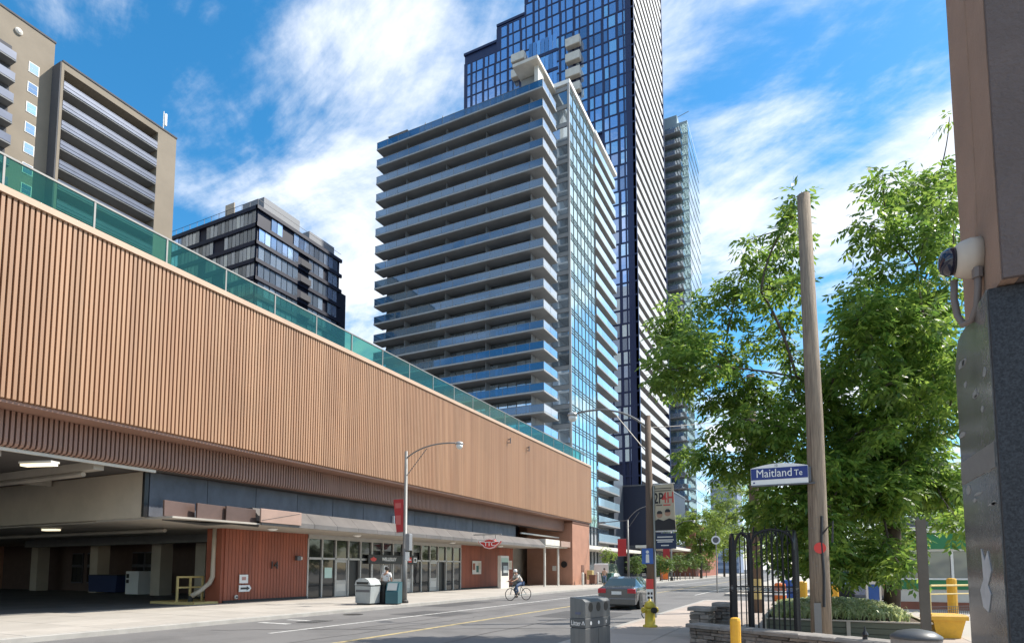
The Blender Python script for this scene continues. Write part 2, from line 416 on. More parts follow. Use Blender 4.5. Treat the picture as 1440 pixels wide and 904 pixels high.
K['sticker'] = mat('sticker_residue', (0.27,0.28,0.275), 0.6, var=0.5, vscale=30)
K['green'] = mat('green_booth_paint', (0.025,0.20,0.075), 0.5, var=0.2, vscale=1)
K['postm'] = mat('brown_metal_post', (0.12,0.105,0.085), 0.6, var=0.4, vscale=6)
K['skin'] = mat('skin', (0.42,0.24,0.16), 0.55)
K['hair'] = mat('dark_hair', (0.02,0.016,0.013), 0.6)
K['shirt'] = mat('white_shirt', (0.74,0.72,0.70), 0.8, var=0.2, vscale=8)
K['trous'] = mat('dark_trousers', (0.03,0.033,0.045), 0.8)
K['jeans'] = mat('blue_jeans', (0.09,0.13,0.22), 0.8)
K['tan_top'] = mat('tan_top', (0.45,0.30,0.22), 0.8)
K['shoe'] = mat('shoe', (0.05,0.045,0.04), 0.7)
K['lamp'] = mat('lit_tube_diffuser', (0.8,0.75,0.6), 0.5, emit=((1.0,0.86,0.55), 0.9))
K['lens'] = mat('lamp_lens', (0.75,0.75,0.72), 0.2)
K['orange'] = mat('orange_plastic', (0.72,0.17,0.03), 0.5, var=0.2)
K['teal2'] = mat('dumpster_green', (0.04,0.13,0.11), 0.6)
K['posterc'] = mat('poster_cream', (0.55,0.48,0.36), 0.7, var=0.15)
K['posterb'] = mat('poster_dark', (0.02,0.017,0.02), 0.6)
K['posterblue'] = mat('poster_navy', (0.02,0.035,0.085), 0.6)
K['roofm'] = mat('roof_membrane', (0.25,0.24,0.23), 0.9, var=0.3)
K['brickd'] = mat('station_dark_wall', (0.13,0.085,0.07), 0.85, var=0.4, vscale=2)
LEAF = leafmat('ash_leaf', (0.042,0.115,0.02), (0.155,0.25,0.045), 0.54)
LEAF2 = leafmat('locust_leaf', (0.09,0.165,0.025), (0.18,0.25,0.05), 0.5)
LEAF3 = leafmat('street_tree_leaf', (0.05,0.10,0.02), (0.10,0.16,0.035), 0.4)
BLADE = leafmat('ground_cover_blade', (0.20,0.27,0.09), (0.55,0.58,0.33), 0.35)  # greens raised pale to paint sunlight onto the planter leaves
SW = 0.15                                               # pavement height

# ================================================================== SETTING
struct('ground', MB().add([(-2500,-2500,-0.08),(2500,-2500,-0.08),(2500,2500,-0.08),(-2500,2500,-0.08)], [(0,1,2,3)]), K['ground'])
road = struct('road', MB().add([(-16.8,-60,0),(-5,-60,0),(-5,420,0),(-16.8,420,0)], [(0,1,2,3)])
              .add([(-5,33,-0.004),(90,33,-0.004),(90,42,-0.004),(-5,42,-0.004)], [(0,1,2,3)]), K['asphalt'])
def strip(name, x, y0, y1, w, z, m, parent=road):
    return obj(name, MB().box(x-w/2, x+w/2, y0, y1, z, z+0.004), m, parent)
strip('yellow_line', -10.15, -30, 300, 0.16, 0.003, K['yline'])
strip('white_line', -13.3, 12, 300, 0.13, 0.003, K['wline'])
strip('white_line', -6.9, 42, 300, 0.13, 0.003, K['wline'])
for y in (14.2, 15.4):
    obj('stop_dash', MB().box(-16.3, -15.0, y, y+0.25, 0.003, 0.006), K['wline'], road)
def wiggle(x0, y0, x1, y1, w, n, z, amp):
    m = MB(); pts = []
    for i in range(n+1):
        t = i/n; pts.append((x0+(x1-x0)*t+random.uniform(-amp,amp), y0+(y1-y0)*t+random.uniform(-amp,amp)))
    for a, b in zip(pts, pts[1:]):
        d = Vector((b[0]-a[0], b[1]-a[1])).normalized()*w*0.5
        m.add([(a[0]-d.y,a[1]+d.x,z),(a[0]+d.y,a[1]-d.x,z),(b[0]+d.y,b[1]-d.x,z),(b[0]-d.y,b[1]+d.x,z)], [(0,1,2,3)])
    return m
for a in ((-15.5,12,-5.6,17.5,0.05),(-12,14,-12.4,40,0.035),(-8,9,-7.6,30,0.04),(-16,26,-6,27.5,0.05),(-15,38,-5.5,37,0.06),(-11.2,9,-11.0,22,0.03)):
    obj('tar_seam', wiggle(*a, 26, 0.004, 0.12), K['tar'], road)
patch = K['asphalt'].copy(); patch.name = 'asphalt_patch'
for x0,x1,y0,y1 in ((-14.6,-12.2,19,21.4),(-9.2,-6.4,20.5,24),(-16.6,-15.2,24,29)):
    obj('asphalt_patch', MB().box(x0,x1,y0,y1,0.001,0.0035), mat('patch_asphalt', (0.085,0.083,0.083), 0.85, var=0.4, vscale=0.8, bump=0.5, bscale=60), road)
gr = obj('drain_grate', MB().box(-15.3,-14.6,14.9,15.9,0.002,0.008), K['iron'], road)
for i in range(7):
    obj('bar', MB().box(-15.25,-14.65,14.96+i*0.13,15.02+i*0.13,0.008,0.016), K['steel'], gr)
obj('manhole_cover', MB().lathe([(0.38,0.002),(0.38,0.009),(0.30,0.011)], (-15.9,18.4,0), 20), K['iron'], road)

def slab_field(name, xs, ys, m, base_m, x_pad=(0,0), top=SW, rz=None):
    """pavement: a base with recessed joints and one slab per cell"""
    b = struct(name, MB().box(xs[0]-x_pad[0], xs[-1]+x_pad[1], ys[0], ys[-1], -0.05, top-0.014), base_m)
    cache = {}
    for i in range(len(xs)-1):
        for j in range(len(ys)-1):
            w, l = xs[i+1]-xs[i]-0.016, ys[j+1]-ys[j]-0.016; k = (round(w,3), round(l,3))
            if k not in cache: cache[k] = MB().bbox(-w/2, w/2, -l/2, l/2, -0.02, 0, 0.006).mesh('paving_slab', m)
            piece('paving_slab', cache[k], b, ((xs[i]+xs[i+1])/2, (ys[j]+ys[j+1])/2, top+random.uniform(-0.002,0.002)),
                  (random.uniform(-.0012,.0012), random.uniform(-.0012,.0012), 0))
    return b
fs_ = slab_field('far_sidewalk', [-25.0+1.6*i for i in range(6)], [2+2.0*i for i in range(31)], K['concrete'], K['joint'])
obj('kerb', MB().bbox(-17.0,-16.8,-20,220,-0.05,SW-0.005,0.02), K['kerb'], fs_)
obj('sidewalk_end', MB().box(-34,-17.0,64,220,-0.05,SW).box(-26,-17.0,-20,1.99,-0.05,SW), K['concrete'], fs_)
ns_ = slab_field('near_sidewalk', [-4.8+1.6*i for i in range(6)], [2+1.6*i for i in range(20)], K['paving'], K['joint'])
obj('kerb', MB().bbox(-5.0,-4.8,-20,33.0,-0.05,SW-0.005,0.02), K['kerb'], ns_)
obj('sidewalk_end', MB().box(3.2,60,2,33,-0.05,SW).box(-4.8,60,-25,1.99,-0.05,SW).box(-4.8,3.2,32.41,33,-0.05,SW), K['concrete'], ns_)
struct('corner_sidewalk', MB().box(-5.0,80,42,300,-0.05,SW), K['concrete'])

# ================================================================== STATION
st = thing('station_building', 'long transit station with ribbed tan metal upper wall over brick-red entrance', 'station', (-24, 30, 0))
Y0S, Y1S = -6.0, 62.95
uw = obj('upper_wall', MB().box(-21.7,-21.32,Y0S,Y1S,6.80,12.95), K['ribback'], st, world=True)
def rib_profile(h, d, curl):
    m = MB(); w = 0.092
    if curl: poly = [(0,h),(d,h),(d,0.22),(d-0.02,0.11),(d-0.07,0.04),(-0.16,0.0),(-0.16,0.04),(0,0.10)]
    else: poly = [(0,0),(d-0.012,0),(d,0.012),(d,h),(0,h)]
    return m.prism(poly, (0,-w/2,0), (1,0,0), (0,0,1), (0,1,0), w)
rib_me = rib_profile(6.14, 0.13, False).mesh('rib', K['rib'])
rest = MB(); pitch = 0.152; n_ind = 0
y = Y0S + 0.1
while y < Y1S - 0.05:
    if 8.0 < y and n_ind < 300:
        piece('rib', rib_me, uw, (-21.32, y, 6.81), (0,0,random.uniform(-.006,.006))); n_ind += 1
    else:
        rest.prism([(0,0),(0.13,0),(0.13,6.14),(0,6.14)], (-21.32, y-0.046, 6.81), (1,0,0), (0,0,1), (0,1,0), 0.092)
    y += pitch
obj('ribs', rest, K['rib'], uw, kind='stuff', world=True)
for k in range(1, 11): obj('seam_cover', MB().box(-21.33,-21.20,2.0+6.08*k,2.018+6.08*k,6.82,12.94), K['ribback'], uw, world=True)
obj('coping', MB().bbox(-21.85,-21.12,Y0S,Y1S+0.06,12.952,13.17,0.02), K['cap'], uw, world=True)
obj('end_trim', MB().box(-21.7,-21.16,Y1S-0.03,Y1S+0.05,6.80,12.95), K['cap'], uw, world=True)
obj('bottom_trim', MB().box(-22.6,-21.30,Y0S,Y1S,6.705,6.798), K['band'], uw, world=True)
for yb in (42.4, 46.0):                                 # two small brackets on the wall top
    obj('bracket', MB().box(-21.18,-20.95,yb,yb+0.06,12.05,12.12).box(-21.0,-20.94,yb,yb+0.05,11.75,12.2).box(-21.18,-21.02,yb,yb+0.05,11.80,11.85), K['alud'], uw, world=True)
lb = obj('lower_band', MB().box(-22.75,-22.35,Y0S,57.5,5.70,6.70), K['bandback'], st, world=True)
rib2 = rib_profile(1.12, 0.12, True).mesh('rib', K['band'])
rest = MB(); y = Y0S + 0.1; n_ind = 0
while y < 57.4:
    if 8.6 < y and n_ind < 250: piece('rib', rib2, lb, (-22.35, y, 5.58)); n_ind += 1
    else: rest.prism([(0,1.12),(0.12,1.12),(0.12,0.2),(0.05,0.03),(-0.16,0),(0,0.1)], (-22.35,y-0.046,5.58), (1,0,0), (0,0,1), (0,1,0), 0.092)
    y += pitch
obj('ribs', rest, K['band'], lb, kind='stuff', world=True)
obj('edge_trim', MB().box(-22.62,-22.50,Y0S,14.6,5.47,5.57), K['offwhite'], st, world=True)
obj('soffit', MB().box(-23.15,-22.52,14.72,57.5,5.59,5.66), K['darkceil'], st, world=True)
fb = obj('fascia', MB().box(-23.5,-23.2,14.72,47.8,3.80,5.585), K['alud'], st, world=True)
pl = 2.54; me = MB().bbox(-0.05,0.05,-pl/2+0.012,pl/2-0.012,0,1.75,0.01).mesh('fascia_panel', K['slate'])
for i in range(13):
    piece('fascia_panel', me, fb, (-23.14, 14.75+pl*(i+0.5), 3.82), (0,0,random.uniform(-.008,.008)))
obj('cream_beam', MB().box(-75,-23.22,14.72,15.3,3.78,5.6), K['cream'], st, world=True)
obj('beam_end', MB().box(-23.2,-23.08,14.55,14.71,3.78,5.57), K['black'], st, world=True)
# canopy over the entrance
cs = obj('canopy_soffit', MB().box(-26.5,-21.62,14.75,50.9,3.70,3.775), K['soffit'], st, world=True)
pl = 1.6; prof = [(-1.5,0.70),(-0.62,0.70),(0.0,0.14),(0.0,-0.08),(-0.06,-0.08),(-0.06,0.08),(-1.5,0.08)]
me = MB().prism(prof, (0,-pl/2+0.008,0), (1,0,0), (0,0,1), (0,1,0), pl-0.016).mesh('canopy_panel', K['canopy'])
for i in range(20):
    piece('canopy_panel', me, cs, (-21.56, 18.85+pl*(i+0.5), 3.79), (0,0,random.uniform(-.004,.004)))
me = MB().bbox(-0.04,0.04,-0.73,0.73,0,0.62,0.01).mesh('brown_panel', K['brownp'])
for yy, rz, xx in ((15.42,0.16,-22.2),(16.72,0.07,-22.02),(18.03,-0.03,-21.9)):
    piece('brown_panel', me, cs, (xx, yy, 3.78), (random.uniform(-.02,.02), random.uniform(-.04,.04), rz))
obj('faded_panel', MB().bbox(-21.56,-21.48,18.75,21.1,3.82,4.42,0.015), K['pinkp'], cs, world=True)
obj('faded_panel_seam', MB().tube([(-21.47,18.8,3.9),(-21.47,21.0,4.36)], 0.012, 5), K['brownp'], cs, world=True)
obj('loose_flashing', MB().tube([(-22.6,15,3.70),(-22.1,16.5,3.62),(-21.9,17.6,3.69),(-21.7,18.8,3.66)], [0.05,0.09,0.05,0.07], 5), K['black'], cs, world=True)
for yy in (20.6, 26.6, 36.8, 44.3):
    dl = obj('downlight', MB().lathe([(0.20,0.0),(0.24,-0.05),(0.16,-0.11),(0.05,-0.13)], (-22.8,yy,3.70), 14), K['white'], cs, world=True)
# red cladding boards
def boards(y0, y1, x, z0, z1, step=0.2):
    wall = obj('red_wall', MB().box(x-0.35,x-0.045,y0,y1,z0,z1), K['terrad'], st, world=True)
    n = int(round((y1-y0)/step)); s_ = (y1-y0)/n
    me = MB().bbox(-s_/2+0.008,s_/2-0.008,-(z1-z0)/2,(z1-z0)/2,0,0.05,0.008).mesh('board', K['terra'])
    for i in range(n):
        piece('board', me, wall, (x-0.047, y0+s_*(i+0.5), (z0+z1)/2), (math.pi/2,0,math.pi/2))
    return wall
bw = boards(19.7, 25.0, -24.9, SW+0.12, 3.70)
obj('plinth', MB().box(-25.3,-24.86,19.68,25.0,SW,SW+0.12).box(-25.3,-24.86,41.4,50.9,SW,SW+0.12), K['iron'], st, world=True)
obj('red_return', MB().box(-26.0,-24.96,19.55,19.70,SW,3.70), K['terra'], st, world=True)
bw2 = boards(41.4, 50.9, -24.9, SW+0.12, 3.70)
obj('red_return', MB().box(-27.4,-24.96,50.9,51.05,SW,3.70), K['terra'], st, world=True)
# entrance glazing
ent = obj('entrance', MB().box(-25.4,-25.1,25.0,41.4,SW,3.70), K['black'], st, world=True)
obj('head_rail', MB().box(-25.08,-24.84,25.0,41.4,3.46,3.70), K['alu'], ent, world=True)
obj('transom', MB().box(-25.06,-24.86,25.0,30.0,2.30,2.42).box(-25.06,-24.86,35.2,41.4,2.30,2.42), K['alu'], ent, world=True)
n = 15; s_ = 16.4/n
mul = MB().box(-0.09,0.09,-0.05,0.05,0,3.31).mesh('mullion', K['alu'])
up = MB().box(-0.012,0.012,-s_/2+0.055,s_/2-0.055,0,1.03).mesh('pane', K['dglass'])
lo = MB().box(-0.012,0.012,-s_/2+0.055,s_/2-0.055,0,2.12).mesh('pane', K['dglass'])
dgl = MB().box(-0.012,0.012,-s_/2+0.16,s_/2-0.16,0.95,1.98).mesh('pane', K['dglass'])
dmb = MB().box(-0.03,0.03,-s_/2+0.06,-s_/2+0.155,0,2.12).box(-0.03,0.03,s_/2-0.155,s_/2-0.06,0,2.12).box(-0.03,0.03,-s_/2+0.155,s_/2-0.155,1.99,2.12).box(-0.03,0.03,-s_/2+0.155,s_/2-0.155,0,0.28).box(-0.03,0.03,-s_/2+0.155,s_/2-0.155,0.72,0.94)
dme = dmb.mesh('door', K['alu'])
kick = MB().box(-0.02,0.02,-s_/2+0.16,s_/2-0.16,0.285,0.715).mesh('kick_panel', K['offwhite'])
for i in range(n+1): piece('mullion', mul, ent, (-24.95, 25.0+s_*i, SW), None, (1, 1.6 if i in (5,9) else 1, 1))
for i in range(n):
    yc = 25.0+s_*(i+0.5)
    mid = 5 <= i < 10
    if not mid or True:
        piece('pane', up, ent, (-24.96, yc, 2.42), (0,0,random.uniform(-.01,.01)), None if not mid else (1,1,0.5))
        if mid: bpy.context.scene.collection.objects[-1].location.z += 0.52
    if i in (2, 5, 6, 7, 8, 11):
        d = piece('door', dme, ent, (-24.95, yc, SW+0.02))
        for nm, me_ in (('pane', dgl), ('kick_panel', kick)):
            q = bpy.data.objects.new(nm, me_); q.parent = d; C.objects.link(q)
    elif i in (3, 12):
        piece('open_doorway', MB().box(-0.15,-0.1,-s_/2+0.06,s_/2-0.06,0,2.12).mesh('open_doorway', K['black']), ent, (-24.95, yc, SW+0.02))
    else:
        piece('pane', lo, ent, (-24.96, yc, SW+0.02), (0,0,random.uniform(-.01,.01)))
obj('notice', MB().box(-24.93,-24.92,26.35,26.95,1.25,1.85), mat('pale_notice', (0.5,0.66,0.58), 0.7), ent, world=True)
obj('notice', MB().box(-24.93,-24.92,31.75,32.1,1.4,2.0), K['signw'], ent, world=True)
# pier, second bay
pr = obj('pier', MB().box(-26.5,-21.42,57.6,62.9,0,6.70), K['pier'], st, world=True)
obj('pier_cap', MB().box(-26.52,-21.36,57.55,62.95,6.45,6.69), K['pierd'], pr, world=True)
obj('service_door', MB().box(-21.42,-21.38,60.2,60.9,SW,2.2), K['pierd'], pr, world=True)
obj('alarm_bell', MB().lathe([(0.34,0),(0.34,0.05),(0.2,0.11)], (0,0,0), 16, axis='y').shift((-22.3,57.44,2.25)), K['black'], pr, world=True)
obj('call_box', MB().box(-23.6,-23.2,57.5,57.6,1.6,2.1), K['offwhite'], pr, world=True)
obj('bay_back_wall', MB().box(-28.2,-27.4,50.9,62,SW,4.0), K['cream'], st, world=True)
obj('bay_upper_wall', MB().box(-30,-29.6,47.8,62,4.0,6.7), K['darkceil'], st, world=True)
c2 = obj('bay_canopy', MB().box(-24.0,-21.7,51.1,56.9,3.85,4.0).box(-24.0,-21.62,51.1,54.6,4.0,4.55), K['offwhite'], st, world=True)
obj('bay_canopy_edge', MB().box(-21.7,-21.5,54.7,57.2,3.95,4.5), K['pinkp'], c2, world=True)
for xx, yy in ((-22.2,52.2),(-22.2,55.6)):
    obj('post', MB().lathe([(0.13,SW),(0.11,0.3),(0.11,3.85)], (xx,yy,0), 10), K['offwhite'], c2, world=True)
obj('light_beam', MB().box(-22.85,-22.7,48.2,57.2,4.9,5.02), K['offwhite'], st, world=True)
# roof and its glass guard
rf = obj('roof', MB().box(-62,-21.72,Y0S,Y1S-0.05,12.55,12.9), K['roofm'], st, world=True)
obj('end_wall', MB().box(-62,-26.6,62.4,62.9,0,12.54).box(-62,-61.6,Y0S,62.3,0,12.54), K['pier'], st, world=True)
gd = obj('glass_guard', MB().box(-21.60,-21.52,Y0S,62.4,14.30,14.36).box(-21.60,-21.52,Y0S,62.4,13.18,13.23), K['steel'], st, world=True)
pm = MB().box(-0.012,0.012,-1.27,1.27,0,1.06).mesh('guard_panel', K['guardglass'])
po = MB().box(-0.05,0.03,-0.03,0.03,0,1.14).mesh('post', K['steel'])
yy = 11.4 - 2.6*6
while yy < 62:
    piece('post', po, gd, (-21.56, yy, 13.17))
    if yy+2.6 < 62.5: piece('guard_panel', pm, gd, (-21.55, yy+1.3, 13.235), (0,0,random.uniform(-.002,.002)))
    yy += 2.6
# bus bay under the wall
obj('bay_floor', MB().box(-75,-25.02,-20,27,-0.05,SW-0.02), K['asphalt'], st, world=True)
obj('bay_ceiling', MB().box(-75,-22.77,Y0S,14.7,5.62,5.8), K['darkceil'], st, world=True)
for k in range(6):
    yb = -3+k*3.1
    obj('ceiling_beam', MB().box(-75,-22.8,yb,yb+0.35,5.32,5.61), K['soffit'], st, world=True)
for xb in (-30,-38,-46):
    obj('ceiling_beam', MB().box(xb,xb+0.3,Y0S,14.6,5.36,5.615), K['soffit'], st, world=True)
obj('low_ceiling', MB().box(-75,-26.52,15.0,27,3.70,3.77), K['soffit'], st, world=True)
bb = obj('bay_rear_wall', MB().box(-75,-26.1,27,27.4,0,3.7).box(-75,-74.6,-6,27,0,5.6), K['brickd'], st, world=True)
for xx, yy in ((-26.35,20.6),(-36.6,24.4),(-33,24.8),(-44.6,25.2),(-53,25.6)):
    obj('column', MB().box(xx-0.45,xx+0.45,yy-0.4,yy+0.4,0.1,3.70) if xx < -30 else MB().box(xx-0.16,xx+0.16,yy-0.16,yy+0.16,0.1,3.70), K['cream'], st, world=True)
for xx in (-41.5,-43,-48.5,-50.5):
    wv = obj('window', MB().box(xx-0.7,xx+0.7,26.90,26.99,0.7,3.0), K['alud'], bb, world=True)
    obj('pane', MB().box(xx-0.62,xx-0.03,26.86,26.89,0.8,1.9).box(xx+0.03,xx+0.62,26.86,26.89,0.8,1.9).box(xx-0.62,xx+0.62,26.86,26.89,2.1,2.9), K['dglass'], wv, world=True)
def fixture(p, rz, z, w=0.62):
    m = MB().box(p.x-w,p.x+w,p.y-0.16,p.y+0.16,z-0.02,z+0.05,rz=rz)
    f = obj('tube_light', m, K['offwhite'], st, world=True)
    obj('diffuser', MB().box(p.x-w*0.95,p.x+w*0.95,p.y-0.13,p.y+0.13,z-0.10,z-0.022,rz=rz), K['lamp'], f, world=True)
fixture(on_z(55,651,5.26), 0.3, 5.26)
fixture(on_z(72,743,3.65), 0.3, 3.65, 0.4)
fixture(Vector((-46,24,0)), 0, 3.65, 0.4); fixture(Vector((-42.5,24.6,0)), 0, 3.65, 0.4)
obj('island_kerb', MB().bbox(-28.2,-25.05,18.3,21.2,SW-0.02,SW+0.10,0.03), K['ygrn'], st, world=True)

for y_, x0_, x1_, z_ in ((12.6,-70,-23.6,5.2),(9.4,-70,-23.6,5.15),(18.2,-70,-27.2,3.58)):
    obj('service_pipe', MB().tube([(x0_,y_,z_),(x1_,y_,z_)], 0.09, 8), K['soffit'], st, world=True)
obj('duct', MB().box(-48,-27.5,22.2,22.9,3.25,3.69), K['steel'], st, world=True)
# things at the station
t = thing('cabinet', 'white cabinet with two dark openings in the bus bay', 'cabinet', (-39.6,24.9,0.13))
obj('body', MB().bbox(-0.8,0.55,-0.4,0.4,0,1.5,0.02), K['white'], t)
obj('opening', MB().box(-0.72,-0.45,-0.42,-0.40,1.05,1.32), K['black'], t); obj('opening', MB().box(-0.72,-0.45,-0.42,-0.40,0.72,0.95), K['black'], t)
t = thing('waste_skip', 'dark blue waste skip in the shade of the bus bay', 'skip', (-42.8,25.0,0.13))
obj('body', MB().prism([(-1.5,0.1),(1.5,0.1),(1.6,1.2),(-1.6,1.2)], (0,-0.6,0), (1,0,0), (0,0,1), (0,1,0), 1.2), mat('skip_blue', (0.02,0.035,0.10), 0.6), t)
obj('lid', MB().box(-1.62,1.62,-0.62,0.62,1.202,1.26), K['blackp'], t)
t = thing('guard_rail', 'pale yellow pipe guard rail at the bus bay corner', 'rail', (-26.4,18.95,0.24))
for yy in (-0.55, 0.1, 0.75):
    obj('post', MB().box(-0.04,0.04,yy-0.04,yy+0.04,0,1.1), K['ygrn'], t)
obj('top_rail', MB().box(-0.04,0.04,-0.59,0.79,1.102,1.19), K['ygrn'], t)
obj('mid_rail', MB().box(-0.03,0.03,-0.51,0.06,0.62,0.70).box(-0.03,0.03,0.14,0.71,0.62,0.70), K['ygrn'], t)
t = thing('drainpipe', 'dented cream drainpipe bent beside the red wall corner', 'pipe', (-25.6,19.35,SW))
obj('pipe', MB().tube([(0.2,0.15,3.55),(0.2,0.12,2.0),(0.22,0.1,1.25),(0.15,0,0.95),(-0.1,-0.35,0.55),(-0.28,-0.6,0.35)], [0.10,0.10,0.115,0.11,0.10,0.13], 8), K['cream'], t, smooth=True)
obj('elbow', MB().tube([(-0.28,-0.6,0.35),(-0.32,-0.64,0.0)], [0.12,0.09], 8), K['black'], t)
t = thing('utility_box', 'pale box at the foot of the drainpipe', 'box', (-25.75,19.75,SW+0.1)); obj('body', MB().bbox(-0.3,0.25,-0.15,0.15,0,0.95,0.02), K['offwhite'], t); obj('door', MB().box(-0.24,0.19,-0.165,-0.151,0.06,0.88), K['cream'], t)
def wall_sign(name, label, cat, yc, zc, w, h, back, x=-24.84):
    t = thing(name, label, cat, (x, yc, zc)); obj('panel', MB().bbox(-h/2,h/2,-w/2,w/2,0,0.03,0.004).mesh(name, back), None, t).rotation_euler = (0, math.pi/2, 0)
    return t
t = wall_sign('notice_sign', 'small white square notice on the red wall above the arrow sign', 'sign', 20.75, 1.28, 0.5, 0.42, K['signw'])
obj('print', MB().box(0.031,0.034,-0.12,0.12,-0.06,0.10), mat('notice_print', (0.45,0.25,0.22), 0.7), t)
t = thing('arrow_sign', 'white arrow-shaped sign low on the red wall', 'sign', (-24.84,20.85,0.82))
obj('panel', MB().prism([(-0.36,-0.16),(0.24,-0.16),(0.36,0),(0.24,0.16),(-0.36,0.16)], (0,0,0), (0,1,0), (0,0,1), (1,0,0), 0.03), K['signw'], t)
obj('arrow', MB().prism([(-0.28,-0.05),(0.08,-0.05),(0.08,-0.11),(0.26,0),(0.08,0.11),(0.08,0.05),(-0.28,0.05)], (0.031,0,0), (0,1,0), (0,0,1), (1,0,0), 0.004), K['black'], t)
t = thing('wall_number', 'two small dark figures fixed to the red wall', 'sign', (-24.84,22.6,1.95)); obj('figures', orient(text_mb('14', 0.55, 0.02), (0.015,0,0), (0,1,0), (0,0,1)), K['black'], t)
t = thing('wall_light', 'small dark light with a pale box on the red wall', 'light', (-24.84,24.2,2.35)); obj('housing', MB().bbox(-0.02,0.16,-0.16,0.10,-0.12,0.12,0.02), K['alud'], t); obj('lens', MB().box(0.0,0.12,0.11,0.24,-0.08,0.08), K['offwhite'], t)
t = thing('hose_valve', 'round white valve low on the red wall', 'valve', (-24.84,20.35,0.42)); obj('ring', MB().lathe([(0.10,0),(0.10,0.05),(0.05,0.06)], n=12, axis='x'), K['offwhite'], t); obj('outlet', MB().lathe([(0.045,0.061),(0.045,0.12)], n=10, axis='x'), K['alud'], t)

t = thing('station_name_sign', 'black station name sign over the entrance doors', 'sign', (-24.80,32.55,2.42))
obj('panel', MB().bbox(-0.26,0.32,-2.65,2.65,0,0.10,0.01).mesh('panel', K['black']), None, t).rotation_euler = (0, math.pi/2, 0)
obj('letters', orient(text_mb('WELLESLEY', 0.31, 0.006, 0.95, True), (0.107,-0.55,-0.03), (0,1,0), (0,0,1)), K['signw'], t)
obj('emblem', MB().prism([(-0.3,0.04),(-0.12,0.09),(0,0.16),(0.12,0.09),(0.3,0.04),(0.26,-0.06),(0.1,-0.13),(-0.1,-0.13),(-0.26,-0.06)], (0.101,-2.15,-0.03), (0,1,0), (0,0,1), (1,0,0), 0.008), K['redsign'], t)
for yy, c_ in ((1.75, K['redsign']), (2.35, K['signw'])):
    obj('symbol', MB().bbox(-0.17,0.17,-0.19,0.19,0.101,0.11,0.003).mesh('symbol', c_), None, t, loc=(0,yy,-0.03)).rotation_euler = (0, math.pi/2, 0)
obj('symbol_mark', MB().lathe([(0.11,0.112),(0.11,0.118)], (0,2.35,-0.03), 12, axis='x'), K['black'], t)
obj('symbol_mark', MB().box(0.112,0.118,1.62,1.88,-0.06,0.0), K['signw'], t)
def emblem_poly(s):
    pts = [(-1.0,0.30),(-0.55,0.30),(-0.42,0.55),(0,0.66),(0.42,0.55),(0.55,0.30),(1.0,0.30),(0.90,0.05),(0.62,-0.22),(0.48,-0.48),(0,-0.66),(-0.48,-0.48),(-0.62,-0.22),(-0.90,0.05)]
    return [(a*s, b*s*0.62) for a, b in pts]
t = thing('transit_sign', 'red winged transit sign hanging off the canopy on a bracket', 'sign', (-20.2,37.6,3.55))
obj('panel', MB().prism(emblem_poly(0.92), (0,-0.07,0), (1,0,0), (0,0,1), (0,1,0), 0.14), K['redsign'], t)
ln = MB()
for a, b in zip(emblem_poly(0.82), emblem_poly(0.82)[1:]+emblem_poly(0.82)[:1]):
    ln.tube([(a[0],-0.075,a[1]),(b[0],-0.075,b[1])], 0.03, 5)
obj('outline', ln, K['signw'], t)
obj('letters', orient(text_mb('TTC', 0.42, 0.006, 1.1, True), (0,-0.08,-0.02), (1,0,0), (0,0,1)), K['signw'], t)
obj('bracket', MB().box(-1.35,0.9,-0.03,0.03,0.62,0.70).box(-0.5,-0.44,-0.03,0.03,0.36,0.62).box(0.44,0.5,-0.03,0.03,0.36,0.62), K['alu'], t)
t = thing('flood_light', 'small white framed flood light on the slate fascia', 'light', (-23.08,30.4,4.75)); obj('frame', MB().box(0,0.14,-0.28,0.28,-0.3,0.3), K['white'], t); obj('lens', MB().box(0.141,0.16,-0.18,0.18,-0.2,0.2), K['alud'], t)
t = thing('info_cabinet', 'tall white poster cabinet standing in front of the red wall', 'cabinet', (-23.2,45.6,SW))
obj('frame', MB().bbox(-0.15,0.15,-0.75,0.75,0,2.75,0.02), K['offwhite'], t); obj('poster', MB().box(0.151,0.16,-0.62,0.62,1.05,2.55), K['blackp'], t)
obj('notice', MB().box(0.161,0.166,-0.3,0.5,1.3,1.9), K['palebin'], t); obj('header', MB().box(0.161,0.168,-0.62,0.62,2.2,2.55), mat('sage_header', (0.35,0.45,0.36), 0.7), t)
t = wall_sign('wall_poster', 'framed map poster on the red wall left of the tall cabinet', 'poster', 43.9, 1.9, 1.5, 1.1, K['offwhite'])
for i, (a, b) in enumerate(((-0.5,0.1),(0.1,-0.1),(0.45,0.15))): obj('map_panel', MB().box(0.031,0.036,a-0.2,a+0.2,b-0.3,b+0.25), [K['podium'],K['teal2'],K['posterc']][i], t)
t = wall_sign('wall_notice', 'plain cream notice at the far end of the red wall', 'notice', 50.2, 2.15, 0.7, 0.8, K['offwhite']); obj('print', MB().box(0.031,0.035,-0.25,0.25,-0.25,0.25), K['posterc'], t)

# ================================================================== TOWERS
def grid_panes(name, me_list, parent, locs, limit=300, rest_m=None, rest_axis=None, jit=0.004):
    """one object per pane, nearest first, past the limit one stuff part"""
    locs = sorted(locs, key=lambda q: q[0][0]**2+q[0][1]**2+(q[0][2]-2)**2)
    for i, (p, k) in enumerate(locs[:limit]):
        piece(name, me_list[k], parent, p, (random.gauss(0,jit),0,random.gauss(0,jit)))
    if len(locs) > limit:
        m = MB()
        for p, k in locs[limit:]:
            me = me_list[k]
            m.add([(v.co.x+p[0], v.co.y+p[1], v.co.z+p[2]) for v in me.vertices], [tuple(f.vertices) for f in me.polygons])
        obj(name+'s', m, rest_m, parent, kind='stuff', world=True)

